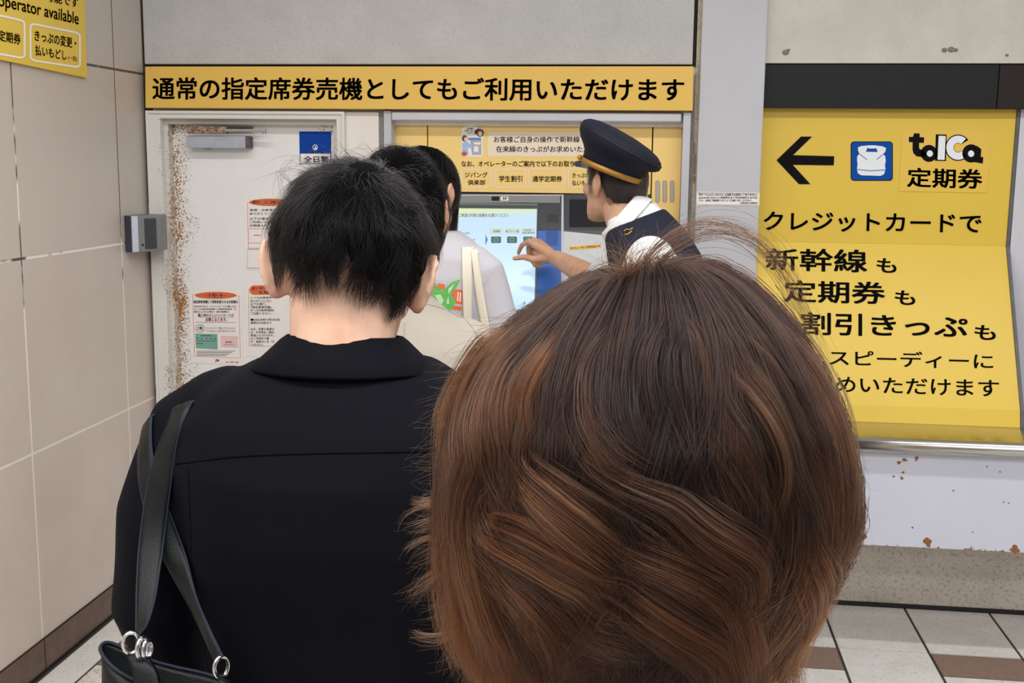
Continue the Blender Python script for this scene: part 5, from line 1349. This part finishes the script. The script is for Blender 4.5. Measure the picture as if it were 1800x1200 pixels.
# ================================================================== PERSON WITH THE BROWN BOB, NEAREST THE CAMERA
ZT = lambda px: H-(px-274)*.0003374*.985
SILH = [(494, 1097, 1116), (464, 1062, 1168), (447, 1035, 1240), (472, 985, 1300), (510, 935, 1346), (560, 882, 1392), (630, 832, 1436), (720, 789, 1478), (820, 770, 1507), (900, 766, 1511), (970, 769, 1490), (1050, 778, 1453), (1120, 792, 1414), (1200, 826, 1374), (1275, 880, 1318)]
def brown():
    cx, cy = -.002, .69; k = .90
    spine = [(.0, cx, cy), (1.2, cx, cy), (1.45, cx, cy+.012)]
    hc = np.array([cx-.004, .695, 1.495]); HR = Rz(rad(3))
    mb = MB(); torso(mb, spine, 0, k, -.008, ws=.90); head(mb, hc, HR, .97)
    mb.tube([(cx, cy+.012, 1.26), (cx, cy+.012, 1.36), hc+[0, -.028, -.05]], [.055, .050, .052], 16, ends=True)
    legs(mb, (cx, cy), 0, k); sl = []
    for sx in (-1, 1):
        S = np.array((cx+sx*.150, cy+.005, 1.215)); E_ = np.array((cx+sx*.19, cy, .96)); W = np.array((cx+sx*.13, cy+.18, .95))
        mb.tube([S, (S+E_)/2, E_, (E_+W)/2, W], [.046, .042, .036, .032, .025], 12, ends=True); sl.append((S, E_, W, sx))
        hand(mb, W, (-.2*sx, .9, .1), (-sx, 0, .3), (0, .2, 1), .9)
    body = skin_obj(mb, 'person', skin('skin_pale', (214, 172, 146)), None, .006, 3, base=(cx, cy, 0))
    tag(body, 'person with a windblown brown bob nearest the camera, seen from behind', 'person'); eyes(hc, HR, .97, body)
    mb = MB(); torso(mb, spine, 0, k, .014, .97, .80, 1.40)
    for S, E_, W, sx in sl: mb.tube([S+[-sx*.03, 0, .012], S, (S+E_)/2, E_, (E_+W)/2], [.05, .056, .056, .052, .045], 16, ends=True)
    skin_obj(mb, 'blouse', cloth('blouse_navy', (44, 46, 58)), body, .008, 5, drape(.005, 12, 3, 51.))
    mb = MB(); torso(mb, spine, 0, k, .012, .95, .74, .96); legs(mb, (cx, cy), 0, k, .022, foot=False)
    skin_obj(mb, 'trousers', cloth('trousers_grey', (84, 84, 88)), body, .009, 4); shoes((cx, cy), 0, k, plain('shoe_black', (26, 25, 26), .4), body)
    # hair volume as slices: z, left, right, front, back
    m = .0003374; pxc = 1130
    rows = []
    for y, l, r in SILH:
        z = ZT(y); rows.append([z, (pxc-l)*m, (r-pxc)*m])
    rows = np.array(rows); S_ = np.array([0, .035, .06, .10, .15, .21, .29, .40, .52, .62, .70, .79, .87, .95, 1.03])
    wm = (rows[:, 1]+rows[:, 2])/2; fr = np.minimum(wm, .118)*.98; bk = np.minimum(wm*1.02, .124); bk[-5:] *= np.array([.97, .93, .88, .8, .7]); bk[-4:] = np.maximum(bk[-4:], .072)
    x0 = P(pxc, 700, .68)[0]
    def surf(s, th, lay):
        z = np.interp(s, S_, rows[:, 0]); l = np.interp(s, S_, rows[:, 1]); r = np.interp(s, S_, rows[:, 2]); f = np.interp(s, S_, fr); b = np.interp(s, S_, bk)
        c, sn = np.cos(th), np.sin(th); w = np.where(c > 0, r, l); d = np.where(sn > 0, f, b)
        # smooth blend of the two half widths near the middle
        bl = np.clip(np.abs(c)*2.5, 0, 1); w = w*bl+(l+r)/2*(1-bl)
        zc = z-(1-lay)*.16*np.clip(1-s*2.2, 0, 1)-.0115*np.clip(-(w*c*lay)/.03+.15, 0, 1)*np.clip(1-s*3.2, 0, 1)
        return np.stack([x0+w*c*lay, .688+d*sn*lay, zc], -1)
    tt = np.linspace(0, 2*math.pi, 64, endpoint=False); mb = MB(); rings = []
    for s in np.linspace(.01, .93, 40):
        lay = .86+.03*np.sin(tt*9+s*11)+.02*np.sin(tt*17-s*19)
        rings.append(list(surf(np.full(64, s), tt, lay)))
    mb.loft(rings)
    hb = build(mb, 'hair', plain('hair_brown_under', (22, 14, 11), .6, var=.25, scale=90), body, True)
    BR = hair_mat('hair_brown', (.0068, .0034, .0029), (.112, .037, .0125), .5, .30, 1.32)
    g = np.random.default_rng(12); K = 26; t = np.linspace(0, 1, K)[None]
    def group(n, nc, s0, s1, thr, drift, wave, lay0, lay1, fly, tint0, tint1, seed, flick=0., cw=.10):
        g = np.random.default_rng(seed)
        ct = g.uniform(*thr, nc); cs0 = g.uniform(*s0, nc); cs1 = g.uniform(*s1, nc); cd = g.normal(drift[0], drift[1], nc); cwv = g.normal(0, wave, nc); cph = g.uniform(0, 6.28, nc); cl = g.uniform(lay0, lay1, nc); ctn = g.uniform(tint0, tint1, nc); cfq = g.uniform(2., 5.5, nc)
        ci = g.integers(0, nc, n); e = lambda a: a[ci][:, None]
        own = g.normal(0, cw, (n, 1)); conv = 1-.62*t**1.2
        th = e(ct)+own*conv+e(cd)*t**1.3+e(cwv)*np.sin(e(cfq)*t+e(cph))*t+g.normal(0, .012, (n, 1))*t*np.sin(7*t+g.uniform(0, 6, (n, 1)))
        a0 = e(cs0)+g.normal(0, .03, (n, 1)); a1 = e(cs1)+g.normal(0, .03, (n, 1)); a0 = np.maximum(a0, .005)
        s = a0+(a1-a0)*t
        lay = e(cl)+g.normal(0, .012, (n, 1))+.02*np.sin(e(cfq)*1.7*t+e(cph)*2)+fly*np.abs(g.normal(0, 1, (n, 1)))*t**2.5+flick*t**4*(1+g.normal(0, .5, (n, 1)))
        p = surf(s, th, lay); tn = np.clip(e(ctn)*(.15+1.0*t**1.1)+g.normal(0, .06, (n, 1)), 0, 1.)
        # light copper ends gather on the outer left and lower edge
        tn = tn*(1-.75*np.exp(-(((th+.2) % 6.283-4.85)/.62)**2)*np.clip((s-.62)*5, 0, 1))
        left = np.clip(-np.cos(th), 0, 1)*np.clip((s-.35)*2.2, 0, 1); tn = np.clip(tn+.45*left*t, 0, 1)
        return p, tn
    parts = [group(20000, 640, (.0, .10), (.55, 1.0), (0, 6.283), (.0, .14), .16, .87, .995, .008, .0, .30, 1, 0., .050),
             group(12000, 460, (.15, .5), (.75, 1.06), (0, 6.283), (.0, .22), .22, .87, .995, .014, .0, .38, 2, 0., .050),
             group(4500, 150, (.40, .62), (.72, 1.05), (3.3, 5.2), (.6, .25), .14, .93, 1.0, .012, .1, .7, 3, 0., .05),
             group(3600, 130, (.35, .7), (.85, 1.12), (2.6, 3.9), (-.15, .2), .22, .94, 1.03, .05, .5, 1.0, 4, .06, .06),
             group(2200, 90, (.5, .75), (.95, 1.15), (4.6, 6.6), (.1, .2), .22, .93, 1.02, .03, .3, .9, 5, .02, .06)]
    # separate locks combed across the back of the head
    HB = bvh_of(hb)
    def lock(px, n, w, tint, lift=.0140, seed=0, spread=1., Kk=K, raw=False):
        g = np.random.default_rng(seed+len(px)*31+int(px[0][0]))
        cpt, cn = [], []
        for x, y in polyline(px, Kk):
            dx, dy = x-1130, min(0, y-800)+0.; r2 = (dx/380)**2+(dy/360)**2; sc = 1-.115*min(1.3, r2); y = y+10
            for _ in range(1 if raw else 8):
                if raw: sc = 1.
                p, nn = hit(HB, 1130+dx*sc, y-dy+dy*sc)
                if p is not None: break
                sc *= .97
            if p is None: p = P(x, y, .68); nn = np.array((0, -1., 0)) if not cn else cn[-1]
            cpt.append(p); cn.append(nn)
        cpt = np.array(cpt); cn = np.array(cn)
        for _ in range(10): cn[1:-1] = (cn[:-2]+cn[1:-1]*2+cn[2:])/4; cpt[1:-1] = (cpt[:-2]+cpt[1:-1]*2+cpt[2:])/4
        cn = unit(cn); tg = unit(np.gradient(cpt, axis=0)); sd = unit(np.cross(tg, cn)); tt = np.linspace(0, 1, Kk)[None]
        m_ = max(4, n//11); sub_ = g.integers(0, m_, n); so = g.normal(0, 1., m_); sp = g.uniform(0, 6.28, m_); st = g.normal(-.13, .27, m_); sl = g.uniform(-.008, .004, m_); ta = g.uniform(-.02, .30, n)[:, None]; tb = g.uniform(.62, 1.02, n)[:, None]
        prof = (.45+.9*np.sin(np.pi*np.clip(tt*.8+.1, 0, 1)))*spread
        off = (so[sub_][:, None]*1.0+g.normal(0, .26, (n, 1))*(1-.5*tt))*w*m*prof*.70+.0030*np.sin(4.5*tt+sp[sub_][:, None])*tt+g.normal(0, .004, (n, 1))*tt**2
        hgt = lift+sl[sub_][:, None]+g.normal(0, .0014, (n, 1))-.008*np.exp(-tt*9)-.004*np.clip(tt-.8, 0, 1)*5
        # start / end at different places along the lock
        p = cpt[None]+sd[None]*off[..., None]+cn[None]*hgt[..., None]
        u = np.clip(ta+(tb-ta)*tt, 0, 1)*(Kk-1); i0 = np.minimum(u.astype(int), Kk-2); fr_ = (u-i0)[..., None]; ar = np.arange(n)[:, None]; p = p[ar, i0]*(1-fr_)+p[ar, i0+1]*fr_
        tn = np.clip(tint+st[sub_][:, None]+g.normal(0, .05, (n, 1))+.15*(tt-.4), 0, 1)
        parts.append((p, tn))
    LOCKS = [([(1168, 515), (1183, 534), (1211, 590), (1228, 640), (1242, 700), (1270, 780), (1302, 840), (1344, 906), (1379, 962), (1390, 1030), (1388, 1100)], 330, 13, .62),
             ([(1060, 490), (1042, 560), (1034, 670), (1032, 730), (1056, 788), (1100, 835), (1160, 880), (1225, 930)], 420, 24, .45),
             ([(1030, 540), (968, 628), (945, 680), (942, 730), (955, 790), (975, 830)], 240, 12, .55), ([(985, 560), (915, 640), (885, 720), (880, 790), (900, 850)], 420, 30, .42),
             ([(950, 530), (870, 600), (815, 690), (792, 780), (786, 850), (800, 905)], 700, 34, .66), ([(930, 560), (865, 640), (838, 740), (848, 810), (875, 870)], 520, 26, .62), ([(880, 590), (820, 670), (790, 760), (776, 840), (770, 900)], 420, 22, .72),
             ([(905, 840), (880, 880), (917, 922), (985, 937), (1032, 969), (1064, 1008), (1085, 1060)], 560, 26, .66),
             ([(935, 770), (973, 825), (1008, 871), (1040, 905), (1095, 930), (1150, 960), (1195, 1000)], 520, 24, .60),
             ([(1020, 900), (1070, 925), (1122, 940), (1183, 978), (1242, 1018), (1277, 1050), (1303, 1097), (1303, 1150), (1283, 1210)], 560, 22, .58),
             ([(1050, 800), (1120, 852), (1190, 892), (1258, 930), (1293, 957), (1296, 1000), (1290, 1050)], 420, 20, .38),
             ([(1000, 960), (1060, 990), (1120, 1010), (1185, 1050), (1235, 1110), (1247, 1155), (1240, 1215)], 500, 26, .46),
             ([(880, 930), (940, 980), (1000, 1040), (1060, 1080), (1130, 1120)], 420, 34, .25), ([(850, 960), (880, 1020), (910, 1090), (930, 1170)], 420, 36, .30), ([(960, 1020), (1010, 1090), (1040, 1170)], 300, 36, .18),
             ([(1330, 500), (1400, 590), (1450, 690), (1482, 800), (1488, 900), (1455, 1010), (1405, 1110), (1370, 1190)], 700, 26, .62), ([(1290, 530), (1360, 620), (1418, 740), (1444, 870), (1430, 990), (1390, 1100)], 520, 28, .40),
             ([(1420, 620), (1470, 740), (1496, 850), (1490, 930), (1450, 1040), (1400, 1150)], 460, 18, .78), ([(1250, 560), (1310, 660), (1350, 770), (1375, 880), (1385, 960)], 360, 24, .34),
             ([(1125, 505), (1110, 540), (1102, 590), (1103, 650), (1112, 720)], 160, 9, .40), ([(1340, 900), (1385, 980), (1398, 1060), (1380, 1150), (1360, 1210)], 420, 24, .62), ([(1400, 930), (1420, 1000), (1400, 1090), (1370, 1180)], 420, 24, .78),
             ([(800, 900), (790, 960), (800, 1040), (820, 1120), (840, 1200)], 420, 26, .60), ([(830, 900), (800, 950), (785, 1000), (800, 1090)], 300, 20, .66),
             ([(1165, 540), (1150, 620), (1150, 720), (1170, 820)], 260, 24, .10), ([(1080, 560), (1075, 660), (1085, 760), (1110, 850)], 300, 26, .16), ([(1230, 620), (1262, 720), (1290, 800), (1310, 880)], 260, 22, .06)]
    for j_, (q, n_, w_, t_) in enumerate(LOCKS): lock(q, int(n_*1.5), w_, t_+.08, .0185 if 7 <= j_ <= 12 else .0145)
    for q, w_ in (([(835, 885), (800, 898), (765, 912), (726, 932)], 10), ([(830, 915), (795, 935), (765, 950), (722, 970)], 12), ([(840, 860), (800, 870), (765, 875), (738, 872)], 8), ([(810, 960), (780, 985), (745, 1010), (712, 1045)], 6), ([(815, 1070), (790, 1090), (760, 1100), (722, 1098)], 5)): lock(q, 46, w_, .62, .010, 5, 1.2, raw=True)
    pts = np.concatenate([p for p, _ in parts]); tn = np.concatenate([q for _, q in parts])
    strands('hair_strands', pts, np.full(len(pts), .00013), tn, BR, hb)
    GY = hair_mat('hair_grey_roots', (.10, .095, .095), (.05, .03, .022), .5, .35); keep_ = len(parts)
    lock([(1160, 540), (1185, 600), (1200, 650), (1215, 700), (1225, 750)], 110, 26, .2, .0125, 9); lock([(1185, 530), (1220, 545), (1225, 570), (1240, 620)], 60, 14, .2, .0125, 9)
    gp = np.concatenate([p for p, _ in parts[keep_:]]); gt = np.concatenate([q for _, q in parts[keep_:]])
    strands('grey_strands', gp, np.full(len(gp), .00009), gt, GY, hb)
    # hair lifted by the wind: spikes at the whorl, an arch to the right, wisps on the outline
    paths = []
    g = np.random.default_rng(77)
    def path(px, Y0, Y1, j=3.):
        q = []; n = len(px); jj = g.normal(0, j, 2)
        for i, (x, y) in enumerate(px): f = i/(n-1); q.append(P(x+jj[0]*f, y+jj[1]*f, Y0+(Y1-Y0)*f))
        paths.append(q)
    for _ in range(16): path([(1120, 490), (1150, 440), (1205, 402), (1262, 394), (1320, 412), (1372, 458), (1400, 520), (1420, 580)], .66, .70, 7)
    for _ in range(10): path([(1150, 470), (1210, 425), (1275, 412), (1335, 440), (1385, 500), (1425, 570), (1460, 650)], .66, .70, 8)
    for x1, y1 in ((1080, 420), (1098, 415), (1112, 432), (1128, 425), (1150, 418), (1172, 412), (1185, 440), (1165, 445), (1140, 440), (1205, 432), (1060, 440), (1040, 452)):
        for _ in range(7): path([(1108+g.uniform(-14, 14), 505), (1104+.35*(x1-1104), 470), (x1+g.uniform(-14, 14), y1+g.uniform(-4, 22))], .655, .66, 5)
    for y in np.linspace(560, 1150, 46):
        xl = np.interp(y, [s_[0] for s_ in SILH], [s_[1] for s_ in SILH])
        for _ in range(2): path([(xl+40, y-30), (xl+5, y-4), (xl-18-g.uniform(0, 40), y+g.uniform(-8, 34))], .67, .66, 5)
    for y in np.linspace(560, 1180, 30):
        xr = np.interp(y, [s_[0] for s_ in SILH], [s_[2] for s_ in SILH])
        path([(xr-30, y-60), (xr, y-8), (xr+6+g.uniform(-4, 14), y+g.uniform(20, 60))], .68, .68, 4)
    free_strands('stray_hair', paths, .00009, BR, hb, K=18, tint=.38, jit=.0045, copies=3)
brown()
